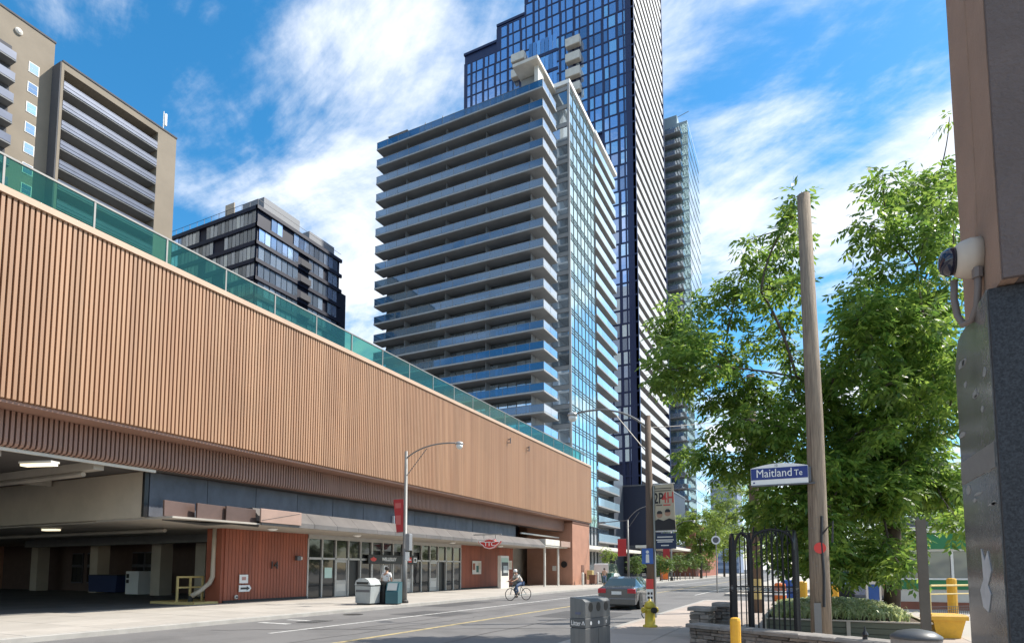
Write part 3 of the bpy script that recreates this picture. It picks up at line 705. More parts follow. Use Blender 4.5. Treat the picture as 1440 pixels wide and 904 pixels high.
# ---- condominium with long balconies
co = thing('condo_tower', 'grey condominium with long glass balconies and a glazed corner facing the street', 'tower', (-45,86,0))
FH = 2.9; ZT = 69.3
body = obj('core_wall', MB().box(-59.4,-33.2,75.3,104.8,0,69.2).box(-33.2,-30.25,81.1,92.6,0,75.3).box(-33.2,-32.0,92.6,105,0,75.0), K['condo'], co, world=True)
NP = 14; pw = (60.1-31.05)/NP
slab_me = MB().box(-60.2,-31.05,73.05,75.28,-0.24,0).box(-33.2,-31.05,75.28,78.2,-0.24,0).shift((45.6,-76,0)).mesh('balcony_slab', K['slab'])
gp_me = MB().box(-pw/2+0.025,pw/2-0.025,-0.012,0.012,0,0.98).mesh('guard_panel', K['clear'])
gs_me = MB().box(-0.012,0.012,-1.2,1.2,0,0.98).mesh('guard_panel', K['clear2'])
rail_me = MB().box(-60.2,-31.05,73.06,73.12,1.05,1.10).box(-31.12,-31.05,73.12,78.2,1.05,1.10).box(-60.2,-60.14,73.12,75.2,1.05,1.10)
rail_me.box(-60.2,-31.05,73.06,73.11,-0.02,0.05)
for i in range(NP+1): rail_me.box(-60.14+pw*i-0.025,-60.14+pw*i+0.025,73.07,73.12,0.05,1.05)
edge_me = MB().box(-60.22,-31.03,73.03,73.049,-0.16,-0.03).box(-31.049,-31.03,73.05,78.2,-0.16,-0.03).shift((45.6,-76,0)).mesh('slab_edge', K['edge'])
rail_me = rail_me.shift((45.6,-76,0)).mesh('rail', K['steel'])
div_me = MB().box(-0.02,0.02,-0.55,1.0,0,2.6).mesh('divider', K['greyp'])
wp = (59.4-33.3)/18
wn_me = MB().box(-wp/2+0.04,wp/2-0.04,-0.03,0.03,0.12,2.42).mesh('window', K['win_s'])
frm = MB()
NF = 23
wl = []
for k in range(NF):
    z = ZT - FH*k
    if z < 5: break
    b = piece('balcony', slab_me, co, (-45.6,76,z)); ORG[b.name] = Vector((-45.6,76,z))
    piece('slab_edge', edge_me, b, (-45.6,76,z))
    if z > 9:
        piece('rail', rail_me, b, (-45.6,76,z))
        for i in range(NP):
            piece('guard_panel', gp_me, b, (-60.14+pw*(i+0.5), 73.09, z+0.06), (0,0,random.gauss(0,.004)))
        for yy in (74.3, 76.8): piece('guard_panel', gs_me, b, (-31.08, yy, z+0.06))
        piece('guard_panel', gs_me, b, (-60.17, 74.3, z+0.06), None, (1,0.85,1))
        for j, xx in enumerate((-54.7,-47.3,-40.4,-33.25)):
            if k > 0: piece('divider', div_me, b, (xx, 74.25 if j < 3 else 74.3, z))
    frm.box(-59.4,-33.2,75.22,75.30,z-0.5,z-0.245)
    for i in range(19): frm.box(-59.4+wp*i-0.045,-59.4+wp*i+0.045,75.20,75.29,z-2.9,z-0.5)
    for i in range(18):
        if k < 17: wl.append(((-59.35+wp*(i+0.5), 75.25, z-2.9), 0))
obj('window_frames', frm, K['mull'], co, world=True)
grid_panes('window', [wn_me], co, wl, 300, K['win_s'])
# furniture on the balconies: a few pale and dark shapes standing behind the glass
clut = [K['white'], K['alud'], K['terra'], K['offwhite'], K['teal']]
for k in range(1, 17):
    for q in range(3):
        x0 = random.uniform(-58,-36); z = ZT-FH*k
        s_ = random.uniform(0.35,0.8)
        m = MB().box(x0-s_,x0+s_,74.1,74.7,z+0.38,z+0.45).box(x0-s_,x0+s_,74.62,74.7,z+0.45,z+0.9)
        for dx in (-s_+0.05, s_-0.05): m.box(x0+dx-0.04,x0+dx+0.04,74.15,74.65,z+0.002,z+0.378)
        obj('balcony_seat', m, random.choice(clut), co, world=True)
# roof terrace
pt = obj('penthouse', MB().box(-57,-36.5,79.5,100,69.32,72.2).box(-36,-33.6,76.5,86,72.2,74.6), K['condo'], co, world=True)
obj('penthouse_roof', MB().box(-36.2,-32.2,73.9,88,74.7,75.15).box(-33.2,-32.6,75.0,77.0,69.32,74.7), K['offwhite'], pt, world=True)
for i in range(9):
    obj('window', MB().box(-56.6+i*2.2,-54.8+i*2.2,79.42,79.48,69.7,71.9), K['win_s'], pt, world=True)
for xx in (-52.5,-49.2): obj('parasol', MB().lathe([(0.03,69.3),(0.03,71.2)], (xx,75.5,0), 6).lathe([(0.30,71.0),(0.18,72.2),(0.03,73.0)], (xx,75.5,0), 8), K['binlid'], co, world=True)
gz = obj('gazebo', MB().box(-58.6,-58.5,74.2,74.3,69.3,71.6).box(-55.2,-55.1,74.2,74.3,69.3,71.6).box(-58.6,-58.5,77,77.1,69.3,71.6).box(-55.2,-55.1,77,77.1,69.3,71.6), K['alud'], co, world=True)
obj('gazebo_roof', MB().add([(-58.8,74,71.6),(-54.9,74,71.6),(-54.9,77.3,71.6),(-58.8,77.3,71.6),(-56.85,75.6,72.6)], [(0,1,4),(1,2,4),(2,3,4),(3,0,4),(3,2,1,0)]), K['greyp'], gz, world=True)
for i in range(9): obj('roof_planter', MB().bbox(-47+i*1.5,-46.2+i*1.5,74.0,74.4,69.3,70.2+0.5*(i % 3 == 0),0.02), random.choice([K['white'],K['palebin'],K['teal2']]), co, world=True)
# glazed corner towards the street
NC = 7; cw = (92.5-80.95)/NC
ve = MB().box(-0.03,0.03,-cw/2+0.045,cw/2-0.045,0,1.98).mesh('pane', K['win_e'])
se = MB().box(-0.03,0.03,-cw/2+0.045,cw/2-0.045,0,0.72).mesh('spandrel', K['spand'])
lv = []; ls = []; fr = MB()
NE = 25
for k in range(NE):
    z = 75.1 - FH*(k+1)
    fr.box(-30.22,-30.03,80.9,92.6,z+2.0,z+2.06).box(-30.22,-30.03,80.9,92.6,z+2.80,z+2.88).box(-30.2,-30.05,80.9,92.6,z+2.4,z+2.44)
    for c_ in range(NC):
        yc = 80.95+cw*(c_+0.5)
        if c_ < NC-0 and k < 23:
            lv.append(((-30.14,yc,z+0.02), 0)); ls.append(((-30.14,yc,z+2.07), 0))
for c_ in range(NC+1): fr.box(-30.24,-30.04,80.95+cw*c_-0.045,80.95+cw*c_+0.045,2.5,75.2)
obj('curtain_frame', fr, K['mull'], co, world=True)
grid_panes('pane', [ve], co, lv, 300, K['win_e'], jit=0.003); grid_panes('spandrel', [se], co, ls, 300, K['spand'], jit=0.003)
obj('corner_frame', MB().box(-30.3,-29.98,80.72,80.94,2.5,75.4), K['alu'], co, world=True)
obj('parapet', MB().box(-33.3,-29.9,80.7,92.7,75.31,75.95).box(-33.3,-29.7,92.7,105.3,75.31,75.9), K['white'], co, world=True)
# narrow recessed windows beside the corner
nw = MB().box(-1.3,1.3,-0.03,0.03,0,2.1).mesh('window', K['win_s'])
for k in range(23):
    z = 75.1-FH*(k+1)
    piece('window', nw, co, (-31.75, 81.05, z+0.1)); 
    obj('sill_band', MB().box(-33.1,-30.32,80.9,81.09,z+2.25,z+2.85), K['condo'], co, world=True)
# street balconies
sb = MB().box(-32.0,-29.95,92.9,105,-0.22,0).shift((31,-99,0)).mesh('balcony', K['slab'])
gpan = MB().box(-0.012,0.012,-1.5,1.5,0,1.42).mesh('guard_panel', K['blueguard'])
rw = MB().box(-0.03,0.03,-2.9,2.9,0.1,2.4).mesh('window', K['win_s'])
for k in range(24):
    z = 73.0-FH*k
    if z < 5: break
    b = piece('balcony', sb, co, (-31,99,z)); ORG[b.name] = Vector((-31,99,z))
    for i in range(4): piece('guard_panel', gpan, b, (-29.98, 94.4+3.03*i, z-0.2), (0,0,random.gauss(0,.004)))
    for yy in (96,102): piece('window', rw, co, (-31.97,yy,z))
    if k % 2: obj('balcony_plant', MB().lathe([(0.1,0),(0.25,0.3),(0.3,0.7),(0.1,1.1)], (-30.6, 95+random.random()*8, z), 7), K['teal2'], co, world=True)
# base
obj('base_canopy', MB().box(-33,-26.5,66,106,4.5,5.0), K['offwhite'], co, world=True)
obj('base_wall', MB().box(-33.2,-32.4,81,106,0,4.49), K['podium'], co, world=True)
obj('shop_glass', MB().box(-32.38,-32.3,86,92,0.4,3.8), K['dglass'], co, world=True)

# ---- navy tower
nt = thing('navy_tower', 'very tall navy blue tower with vertical windows and white striped balconies on its side', 'tower', (-51,136,0))
XN0, XN1, YN = -72.7, -30.0, 121.0
obj('core_wall', MB().box(XN0,-63.5,YN+0.35,150,0,129.6).box(-63.5,-56.0,YN+0.35,150,0,133.5).box(-56.0,XN1-1.9,YN+0.35,150,0,158), K['navy'], nt, world=True)
for q in ((XN0-0.15,-63.6,YN,150,129.6,130.2),(-63.6,-56.1,YN,150,133.5,134.1),(-56.1,XN1,YN,151.6,158,159)): obj('roof_cap', MB().box(*q), K['navy'], nt, world=True)
FN = 2.95
seq = [1.45,0.85,1.6,0.95,1.5,0.8]; gap = [0.36,0.62,0.34,0.6,0.36,0.66]
sizes = sorted(set(seq)); pn = [MB().box(-s/2,s/2,-0.03,0.03,0,2.52).mesh('window', K['win_n']) for s in sizes]
wl = []; fr = MB(); cols = {}
for r in range(52):
    z = 6 + FN*r
    top = 158
    fr.box(XN0 if z < 129 else (-63.5 if z < 133 else -56), XN1, YN, YN+0.3, z-0.02, z+0.30)
    key = (r//2) % 3
    x = XN1-0.55; j = key*2; segs = []
    xl = XN0+0.4 if z+2.9 < 129.6 else (-63.2 if z+2.9 < 133.5 else -55.7)
    prev = XN1
    while True:
        s = seq[j % 6]; g = gap[j % 6]
        if x - s < xl: break
        fr.box(x, prev, YN+0.02, YN+0.3, z+0.30, z+FN-0.02); prev = x-s
        if z > 22: wl.append(((x-s/2, YN+0.11, z+0.34), sizes.index(s)))
        x -= s+g; j += 1
    if x-0.85 > xl-0.1:
        fr.box(x, prev, YN+0.02, YN+0.3, z+0.30, z+FN-0.02); prev = x-0.85
        if z > 22: wl.append(((x-0.425, YN+0.11, z+0.34), sizes.index(0.85)))
    fr.box(xl-0.4, prev, YN+0.02, YN+0.3, z+0.30, z+FN-0.02)
obj('facade_frame', fr, K['navy'], nt, world=True)
# only what stands clear of the grey condominium in front
vis = [q for q in wl if q[0][2] > 96 or q[0][0] > -36.5]
grid_panes('window', pn, nt, vis, 300, K['win_n'], jit=0.005)
# wide glazed strip between the dark piers
for k in range(4):
    z = 121.6-FN*1.55*k
    for i in range(7): obj('strip_window', MB().box(-54.9+i*1.02,-54.0+i*1.02,YN-0.08,YN-0.03,z,z+3.6), K['win_n'], nt, world=True)
    obj('strip_frame', MB().box(-55.3,-47.6,YN-0.05,YN-0.004,z-0.7,z-0.03), K['navy'], nt, world=True)
bx = MB().bbox(-1.7,1.7,-1.3,0.0,0,2.0,0.15).mesh('bay_balcony', K['offwhite'])
bg_ = MB().box(-1.5,1.5,-1.2,-0.1,-0.12,-0.003).mesh('bay_soffit', K['cream'])
for p in [(-43.6,YN-0.1,119.6-3.7*i) for i in range(6)] + [(-57.3,YN-0.1,121.3),(-57.3,YN-0.1,117.4)]:
    b = piece('bay_balcony', bx, nt, p); ORG[b.name] = Vector(p); piece('bay_soffit', bg_, b, p)
bn = MB().box(-0.12,0.0,-14.6,14.6,-0.35,1.12).mesh('balcony_front', mat('striped_balcony_white', (0.52,0.53,0.54), 0.6, var=0.25, vscale=0.4, rnd=0.06))
sn = MB().box(-1.9,-0.13,-14.6,14.6,-0.25,-0.02).mesh('balcony_slab', K['slab'])
for k in range(50):
    z = 153-FN*k
    if z < 18: break
    b = piece('balcony_front', bn, nt, (XN1, 136.1, z)); ORG[b.name] = Vector((XN1,136.1,z))
    piece('balcony_slab', sn, b, (XN1, 136.1, z))
obj('side_fin', MB().box(XN1-1.9,XN1+0.1,150.8,151.5,0,158), K['navy'], nt, world=True)
obj('side_fin', MB().box(XN1-1.9,XN1+0.06,121.02,121.45,0,158), K['navy'], nt, world=True)
obj('crown_screen', MB().box(XN1-1.8,XN1,150.2,151.6,140,146), K['win_n'], nt, world=True)

# ---- podium of the navy tower
pod = thing('navy_podium', 'dark navy box-shaped podium building below the tall tower', 'building', (-30,118,0))
obj('block', MB().box(-36,-24,111,136,6.2,17.3), K['blocknavy'], pod, world=True)
obj('block_side', MB().box(-38,-31,104.9,111,0,19.5), mat('slate_cladding', (0.075,0.085,0.105), 0.5, var=0.2), pod, world=True)
obj('ground_wall', MB().box(-36,-28,111,140,0,6.19), K['aptd'], pod, world=True)
obj('coping', MB().box(-36.1,-23.9,110.9,136.1,17.302,17.6), K['alud'], pod, world=True)
obj('canopy', MB().box(-28,-22.8,108,136,5.6,6.1), K['offwhite'], pod, world=True)
for i in range(10): obj('window', MB().box(-23.98,-23.9,112.5+2.2*i,114.2+2.2*i,7.0,9.6), K['win_s'], pod, world=True)
for i in range(6): obj('shop_window', MB().box(-27.98,-27.9,112+3.8*i,115+3.8*i,0.5,4.6), K['dglass'], pod, world=True)
for i in range(5): obj('window', MB().box(-33.6+1.9*i,-32.2+1.9*i,110.9,110.96,1.0,5.0), K['dglass'], pod, world=True)
br = thing('brick_podium', 'low red brick shop building past the navy podium', 'building', (-29,150,0))
obj('wall', MB().box(-36,-22.5,139,176,0,11.5), K['podium'], br, world=True)
obj('cornice', MB().box(-36.2,-22.2,138.8,176.2,11.5,12.1), K['podium'], br, world=True)
obj('awning', MB().prism([(0,0),(1.9,-0.7),(1.9,-0.8),(0,-0.1)], (-22.45,140,4.4), (1,0,0), (0,0,1), (0,1,0), 22), mat('red_awning', (0.45,0.09,0.04), 0.7), br, world=True)
for i in range(8): obj('window', MB().box(-22.48,-22.4,140.5+4.3*i,143.0+4.3*i,6.3,9.6), K['win_s'], br, world=True)

# ---- third tower
tt = thing('far_glass_tower', 'slim pale green glass tower behind the striped white tower', 'tower', (-29,170,0))
obj('core_wall', MB().box(-40,-25.4,160.4,179.5,0,124).box(-36,-28.6,163,172,124,128.5), mat('far_tower_wall', (0.34,0.43,0.45), 0.4, 0.35), tt, world=True)
FT = 3.15
ts = MB().box(-32.6,-27.0,158.6,160.38,-0.25,0).shift((29.8,-159.5,0)).mesh('balcony', K['slab'])
tg = MB().box(-32.6,-27.0,158.6,158.64,0,1.1).box(-27.04,-27.0,158.65,160.3,0,1.1).shift((29.8,-159.5,0)).mesh('guard', K['clear2'])
tw = MB().box(-0.9,0.9,-0.04,0.04,0.2,2.8).mesh('window', K['win_e'])
tb = MB().box(-0.04,0.04,-9.3,9.3,0,1.35).mesh('guard_band', K['win_e'])
t2 = MB().box(-0.03,0.03,-1.4,1.4,0.05,1.65).mesh('window', K['win_s'])
for k in range(38):
    z = 120.4-FT*k
    if z < 10: break
    b = piece('balcony', ts, tt, (-29.8,159.5,z)); ORG[b.name] = Vector((-29.8,159.5,z)); piece('guard', tg, b, (-29.8,159.5,z))
    piece('window', tw, tt, (-26.3,160.36,z)); piece('window', tw, tt, (-28.6,160.36,z)); piece('window', tw, tt, (-30.8,160.36,z))
    piece('guard_band', tb, tt, (-25.3,169.9,z-0.2))
    for i in range(6): piece('window', t2, tt, (-25.37,162.1+3.1*i,z+1.18))
obj('antenna', MB().tube([(-29,164,128.4),(-25.5,164,129.2)], 0.08, 5), K['steel'], tt, world=True)
# ---- far slab
fbld = thing('far_office_slab', 'distant blue-grey office slab with horizontal bands', 'building', (-37,330,0))
obj('body', MB().box(-43.5,-30.8,320,345,0,47.8), mat('far_blue_wall', (0.20,0.24,0.34), 0.6), fbld, world=True)
for k in range(15): obj('band', MB().box(-43.6,-30.7,319.7,319.99,2+3.1*k,3.6+3.1*k), mat('far_band', (0.33,0.37,0.46), 0.6) if k == 0 else bpy.data.materials['far_band'], fbld, world=True)

# ---- dark glass block
db = thing('dark_glass_block', 'mid-rise dark glass block with navy floor bands beyond the station roof', 'building', (-92,77,0))
obj('core_wall', MB().box(-106,-80.4,67.5,87,0,62).box(-90,-81.5,87,90.2,0,56.5), K['blocknavy'], db, world=True)
FD = 3.05
bands = MB()
for k in range(10):
    z = 62.2-FD*k
    o = obj('floor_band', MB().box(-106.2,-80,67.05,67.48,z-0.62,z).box(-80.38,-79.95,67.05,87.3,z-0.62,z), K['blocknavy'], db, world=True)
p1 = MB().box(-0.41,0.41,-0.03,0.03,0,2.32).mesh('window', K['win_d'])
p2 = MB().box(-0.03,0.03,-0.55,0.55,0,2.32).mesh('window', K['win_d'])
l1 = []; l2 = []
for k in range(9):
    z = 62.2-FD*(k+1)+0.06
    x = -80.7; i = 0
    while x > -105:
        if not (k % 2 == 1 and 7 < i < 11) and not (k % 2 == 0 and i in (13, 14)): l1.append(((x-0.4, 67.35, z), 0))
        x -= 0.94; i += 1
    y = 67.8; i = 0
    while y < 86.2:
        skip = (k == 0 and i in (0,1,4,5)) or (k > 0 and i in (7,8)) or (i in (12,) and k % 2)
        if not skip: l2.append(((-80.28, y+0.55, z), 0))
        y += 1.24; i += 1
grid_panes('window', [p1], db, l1, 300, K['win_d'], jit=0.01); grid_panes('window', [p2], db, l2, 300, K['win_d'], jit=0.01)
for k in range(1,7):
    z = 62.2-FD*(k+1); obj('balcony', MB().box(-80.38,-79.5,76.4,78.9,z,z+0.15).box(-79.56,-79.5,76.4,78.9,z+0.15,z+1.1), K['aptd'], db, world=True)
obj('roof_guard', MB().box(-106,-80,67.15,67.2,63.15,63.2).box(-80.05,-80,67.2,87,63.15,63.2), K['alud'], db, world=True)
for i in range(14): obj('guard_post', MB().box(-80.05-i*1.9,-80.0-i*1.9,67.1,67.16,62.21,63.2), K['alud'], db, world=True)
obj('penthouse', MB().box(-86,-80.8,69,77,62.0,64.8).box(-85,-80.9,79.5,86,62.0,64.3), mat('louvre_grey', (0.23,0.24,0.26), 0.6), db, world=True)
obj('roof_sign', MB().box(-88.6,-86.4,67.6,67.8,62.2,64.6), K['cream'], db, world=True)

# ---- tan apartment slab
ap = thing('tan_apartment_slab', 'tall tan concrete apartment slab with long pale balconies behind the station', 'building', (-100,48,0))
obj('wall', MB().box(-112,-92,8,42.4,0,75.0), K['apt'], ap, world=True)
obj('balcony_block', MB().box(-112,-92.2,42.4,59.2,0,71.6).box(-92.19,-90,56.15,59.2,0,71.6).box(-92.19,-90,42.41,42.75,0,71.6), K['apt'], ap, world=True)
obj('side_shade', MB().box(-92,-90.02,42.25,42.4,0,71.5), K['aptd'], ap, world=True)  # darker facing puts the shade of this end wall into its colour
obj('roof_edge', MB().box(-112,-91.9,8,42.5,75.0,75.25).box(-112,-89.9,42.5,59.3,71.6,71.85), K['aptd'], ap, world=True)
obj('fascia', MB().box(-92.18,-90,42.76,56.14,70.6,71.59), K['apt'], ap, world=True)
a1 = MB().box(-92.18,-90.03,42.77,56.13,-0.2,0).shift((90,-49.4,0)).mesh('balcony', K['slab'])
a2 = MB().box(-0.02,0.05,-6.67,6.67,0.02,0.42).box(-0.02,0.05,-6.67,6.67,0.50,0.98).box(-0.02,0.06,-6.67,6.67,1.02,1.10).mesh('guard', K['aptguard'])
a3 = MB().box(-0.04,0.02,-0.85,0.85,0.1,2.2).mesh('window', K['dglass'])
for k in range(16):
    z = 67.9-2.85*k
    b = piece('balcony', a1, ap, (-90,49.4,z)); ORG[b.name] = Vector((-90,49.4,z)); piece('guard', a2, b, (-90,49.45,z))
    for i in range(6): piece('window', a3, ap, (-92.15,44.1+2.15*i,z))
    f = piece('window', MB().box(-0.03,0.04,-0.62,0.62,0,1.45).mesh('window', K['white']) if k == 0 else wnf, ap, (-91.98,40.1,z+0.7))
    if k == 0: wnf = f.data; pnf = MB().box(0.041,0.06,-0.52,0.52,0.1,0.68).box(0.041,0.06,-0.52,0.52,0.74,1.36).mesh('pane', K['win_s'])
    q = bpy.data.objects.new('pane', pnf); q.parent = f; C.objects.link(q)
    b = piece('balcony', MB().box(-0.02,1.5,-5,5,-0.2,0).mesh('balcony', K['slab']) if k == 0 else bl0, ap, (-92,32.5,z)); 
    if k == 0: bl0 = b.data; g0 = MB().box(-0.02,0.05,-4.95,4.95,0.02,1.05).mesh('guard', K['aptguard']); r0 = MB().box(0.01,0.06,-5,5,0.002,2.6).mesh('recess_shade', K['aptd'])  # flat dark panel on the wall paints the shade of a balcony recess
    ORG[b.name] = Vector((-92,32.5,z)); piece('guard', g0, b, (-90.52,32.5,z)); piece('recess_shade', r0, b, (-92,32.5,z))
lt = obj('wall_light', MB().lathe([(0.45,0),(0.45,0.2),(0.2,0.35)], (0,0,0), 12, axis='x').shift((-92,38.1,73.1)), K['offwhite'], ap, world=True)
obj('antenna', MB().tube([(-90.6,57.3,71.8),(-90.6,57.3,75.2)], 0.07, 6).box(-90.75,-90.45,57.5,57.8,73.0,75.0), K['white'], ap, world=True)

# ================================================================== STREET FURNITURE
def arc(p0, p1, p2, n=10):
    p0, p1, p2 = Vector(p0), Vector(p1), Vector(p2)
    return [p0*(1-t)**2 + p1*2*t*(1-t) + p2*t*t for t in [i/n for i in range(n+1)]]
def cobra_lamp(t, tip, z, brace=True):
    """curved arm and lamp head for a pole thing; local coordinates"""
    tip = Vector(tip)
    obj('arm', MB().tube(arc((0,0,z), (tip.x*0.35, tip.y*0.35, tip.z+0.25), (tip.x*0.93, tip.y*0.93, tip.z+0.05)), 0.035, 6), K['steel'], t, smooth=True)
    if brace: obj('brace', MB().tube([(0,0,z-0.9), (tip.x*0.4, tip.y*0.4, (z+tip.z)/2+0.16)], 0.02, 5), K['steel'], t)
    h = obj('lamp_head', MB().lathe([(0.05,0.10),(0.16,0.06),(0.19,-0.02),(0.17,-0.06)], tip, 12), K['alu'], t, smooth=True)
    obj('lens', MB().lathe([(0.16,-0.062),(0.15,-0.16),(0.09,-0.24),(0.03,-0.26)], tip, 12), K['lens'], h, smooth=True)
sl = thing('street_lamp', 'street lamp with red banner on the sidewalk before the station doors', 'street lamp', (-17.3,23.6,SW), group='street lamps')
obj('pole', MB().tube([(0,0,0),(0,0,2.6),(0,0,2.61),(0,0,7.3)], [0.13,0.115,0.10,0.075], 10), K['steel'], sl, smooth=True)
obj('base', MB().lathe([(0.20,0),(0.20,0.10),(0.14,0.16)], n=12), K['iron'], sl)
cobra_lamp(sl, (3.0,0,7.4), 6.95)
def banner(t, x0, x1, z0, z1, y=0.0, tilt=0.0, m=K['red']):
    b = obj('banner', MB().prism([(x0+tilt,z0),(x1+tilt*0.2,z0+0.02),(x1,z1),(x0,z1)], (0,y-0.012,0), (1,0,0), (0,0,1), (0,1,0), 0.024), m, t)
    obj('banner_rod', MB().tube([(0,y,z1),(x0 if abs(x0) > abs(x1) else x1,y,z1)], 0.02, 6).tube([(0,y,z0+0.03),((x0+tilt if abs(x0) > abs(x1) else x1)*0.97,y,z0+0.03)], 0.02, 6), K['steel'], t)
    return b
b = banner(sl, -0.72, -0.14, 3.35, 5.0, tilt=0.22)
for q, (z0, z1) in enumerate(((4.55,4.8),(3.75,4.2))): obj('banner_print', MB().box(-0.6+0.06*q,-0.26,-0.017,-0.0125,z0,z1), mat('faded_red_print', (0.50,0.13,0.12), 0.7) if q == 0 else bpy.data.materials['faded_red_print'], b)
obj('signal_box', MB().bbox(0.10,0.34,-0.12,0.12,2.5,3.3,0.03), K['greyp'], sl)
obj('sign_plate', MB().box(0.12,0.36,-0.13,-0.125,2.0,2.42), K['signw'], sl)
for nm, (x, y_), lab in (('a',(-17.4,64),'street lamp with twin arms and red banner beside the glass condominium'), ('b',(-17.2,86),'farthest street lamp with red banner before the navy podium')):
    t = thing('street_lamp', lab, 'street lamp', (x,y_,SW), group='street lamps')
    obj('pole', MB().tube([(0,0,0),(0,0,7.0)], [0.14,0.09], 8), K['steel'], t, smooth=True)
    obj('base', MB().lathe([(0.24,0),(0.22,0.4),(0.15,0.5)], n=10), K['iron'], t)
    cobra_lamp(t, (3.2,0,8.3), 6.9)
    if nm == 'a': obj('rear_arm', MB().tube([(0,0,6.9),(-2.9,0,6.75)], 0.05, 6), K['alud'], t); obj('rear_head', MB().bbox(-3.3,-2.5,-0.15,0.15,6.66,6.82,0.03), K['alud'], t)
    banner(t, -1.15, -0.2, 3.0, 4.9)

# utility pole with lamp and theatre banner
up_ = thing('utility_pole', 'brown wooden utility pole with theatre banner behind the yellow hydrant', 'utility pole', (-4.75,20.3,SW))
obj('pole', MB().tube([(0,0,0),(0,0,3),(-0.02,0,6.85)], [0.15,0.135,0.10], 10), K['woodd'], up_, smooth=True)
cobra_lamp(up_, (-2.75,0,7.2), 6.4)
pb = obj('poster', MB().prism([(0.10,2.9),(0.86,2.9),(0.80,4.45),(0.10,4.42)], (0,-0.012,0), (1,0,0), (0,0,1), (0,1,0), 0.024), K['posterc'], up_)
def face_poster(mb): return mb
obj('title_black', orient(text_mb('2P', 0.50, 0.003, 0.66, True), (0.30,-0.016,3.97), (1,0,0), (0,0,1)), K['posterb'], pb)
obj('title_red', orient(text_mb('4H', 0.50, 0.003, 0.66, True), (0.62,-0.016,3.98), (1,0,0), (0,0,1)), K['redsign'], pb)
obj('print_line', MB().box(0.18,0.74,-0.017,-0.0125,4.30,4.33).box(0.20,0.72,-0.017,-0.0125,4.22,4.25).box(0.22,0.42,-0.017,-0.0125,3.73,3.77), K['postm'], pb)
obj('print_line', MB().box(0.46,0.70,-0.017,-0.0125,3.73,3.77), K['redsign'], pb)
for x, z in ((0.33,3.42),(0.60,3.47)):
    obj('portrait', MB().lathe([(0.10,0.0125),(0.10,0.017)], (x,0,z), 14, axis='y').shift((0,-0.03,0)), K['skin'], pb)
    obj('portrait_hair', MB().prism([(-0.09,0.02),(0.09,0.02),(0.085,0.08),(0.04,0.125),(-0.04,0.125),(-0.085,0.08)], (x,-0.024,z+0.015), (1,0,0), (0,0,1), (0,1,0), 0.006), K['posterb'], pb)
obj('poster_base', MB().prism([(0.10,2.905),(0.855,2.905),(0.845,3.22),(0.65,3.30),(0.46,3.22),(0.28,3.29),(0.10,3.18)], (0,-0.026,0), (1,0,0), (0,0,1), (0,1,0), 0.008), K['posterb'], pb)
obj('rod', MB().tube([(0,0,4.45),(0.84,0,4.47)], 0.018, 6).tube([(0,0,2.87),(0.88,0,2.87)], 0.025, 6), K['signw'], up_)
pb2 = obj('lower_poster', MB().box(0.12,0.86,-0.012,0.012,2.28,2.80), K['posterblue'], up_)
for z, a, b_ in ((2.66,0.24,0.75),(2.56,0.20,0.78),(2.50,0.24,0.74),(2.38,0.36,0.62)): obj('print_line', MB().box(a,b_,-0.017,-0.0125,z,z+0.035), K['signw'], pb2)
obj('side_pipe', MB().tube([(0.15,-0.03,0),(0.15,-0.03,4.4)], 0.035, 6), K['palebin'], up_)
sg = obj('blue_sign', MB().bbox(-0.25,0.13,-0.19,-0.17,1.78,2.30,0.004), K['blueb'], up_)
obj('sign_figure', MB().lathe([(0.055,0),(0.055,0.004)], (-0.06,-0.195,2.18), 10, axis='y').prism([(-0.06,-0.18),(0.06,-0.18),(0.05,0.1),(-0.05,0.1)], (-0.06,-0.196,2.0), (1,0,0), (0,0,1), (0,1,0), 0.004), K['signw'], sg)
obj('tow_notice', MB().box(-0.13,0.11,-0.165,-0.155,0.95,1.28), K['redsign'], up_)
nb = obj('parking_notice', MB().box(-0.12,0.11,-0.165,-0.155,0.45,0.94), K['signw'], up_)
for z in (0.52,0.66,0.80): obj('print_mark', MB().lathe([(0.045,0),(0.045,0.004)], (-0.05,-0.17,z), 10, axis='y').box(0.02,0.08,-0.17,-0.166,z-0.04,z+0.04), K['posterb'], nb)
obj('tow_notice', MB().box(-0.13,0.11,-0.165,-0.155,0.20,0.44), K['redsign'], up_)

# wooden pole, street name sign
wp_ = thing('wooden_pole', 'weathered bare wooden pole cut off at the top beside the stone wall', 'pole', (0.19,12.9,SW))
obj('pole', MB().tube([(0,0,0),(0.01,0,2),(0.03,0,4.5),(-0.01,0,9.07)], [0.185,0.172,0.150,0.118], 14), K['wood'], wp_, smooth=True)
obj('cable', MB().tube([(0.06,-0.185,0.9),(0.08,-0.17,1.5),(0.06,-0.17,2.1),(0.08,-0.16,2.6)], 0.025, 6).tube([(0.07,-0.17,2.25),(0.26,-0.18,2.5),(0.24,-0.16,2.1)], 0.02, 6), K['blackp'], wp_)
obj('cable_guard', MB().prism([(-0.06,0),(0.06,0),(0.06,0.92),(-0.06,0.92)], (-0.05,-0.215,0.05), (1,0,0), (0,0,1), (0,1,0), 0.05), K['steel'], wp_)
for k in range(7):
    a_, z_ = random.uniform(-2.6,-0.5), random.uniform(0.8,6.5)
    obj('crack', MB().tube([(0.172*math.cos(a_)*(1-z_*0.035),0.172*math.sin(a_)*(1-z_*0.035),z_),(0.168*math.cos(a_+0.05)*(1-z_*0.035),0.168*math.sin(a_+0.05)*(1-z_*0.035),z_+0.5),(0.166*math.cos(a_)*(1-z_*0.037),0.166*math.sin(a_)*(1-z_*0.037),z_+0.9)], [0.003,0.008,0.002], 5), K['woodd'], wp_)
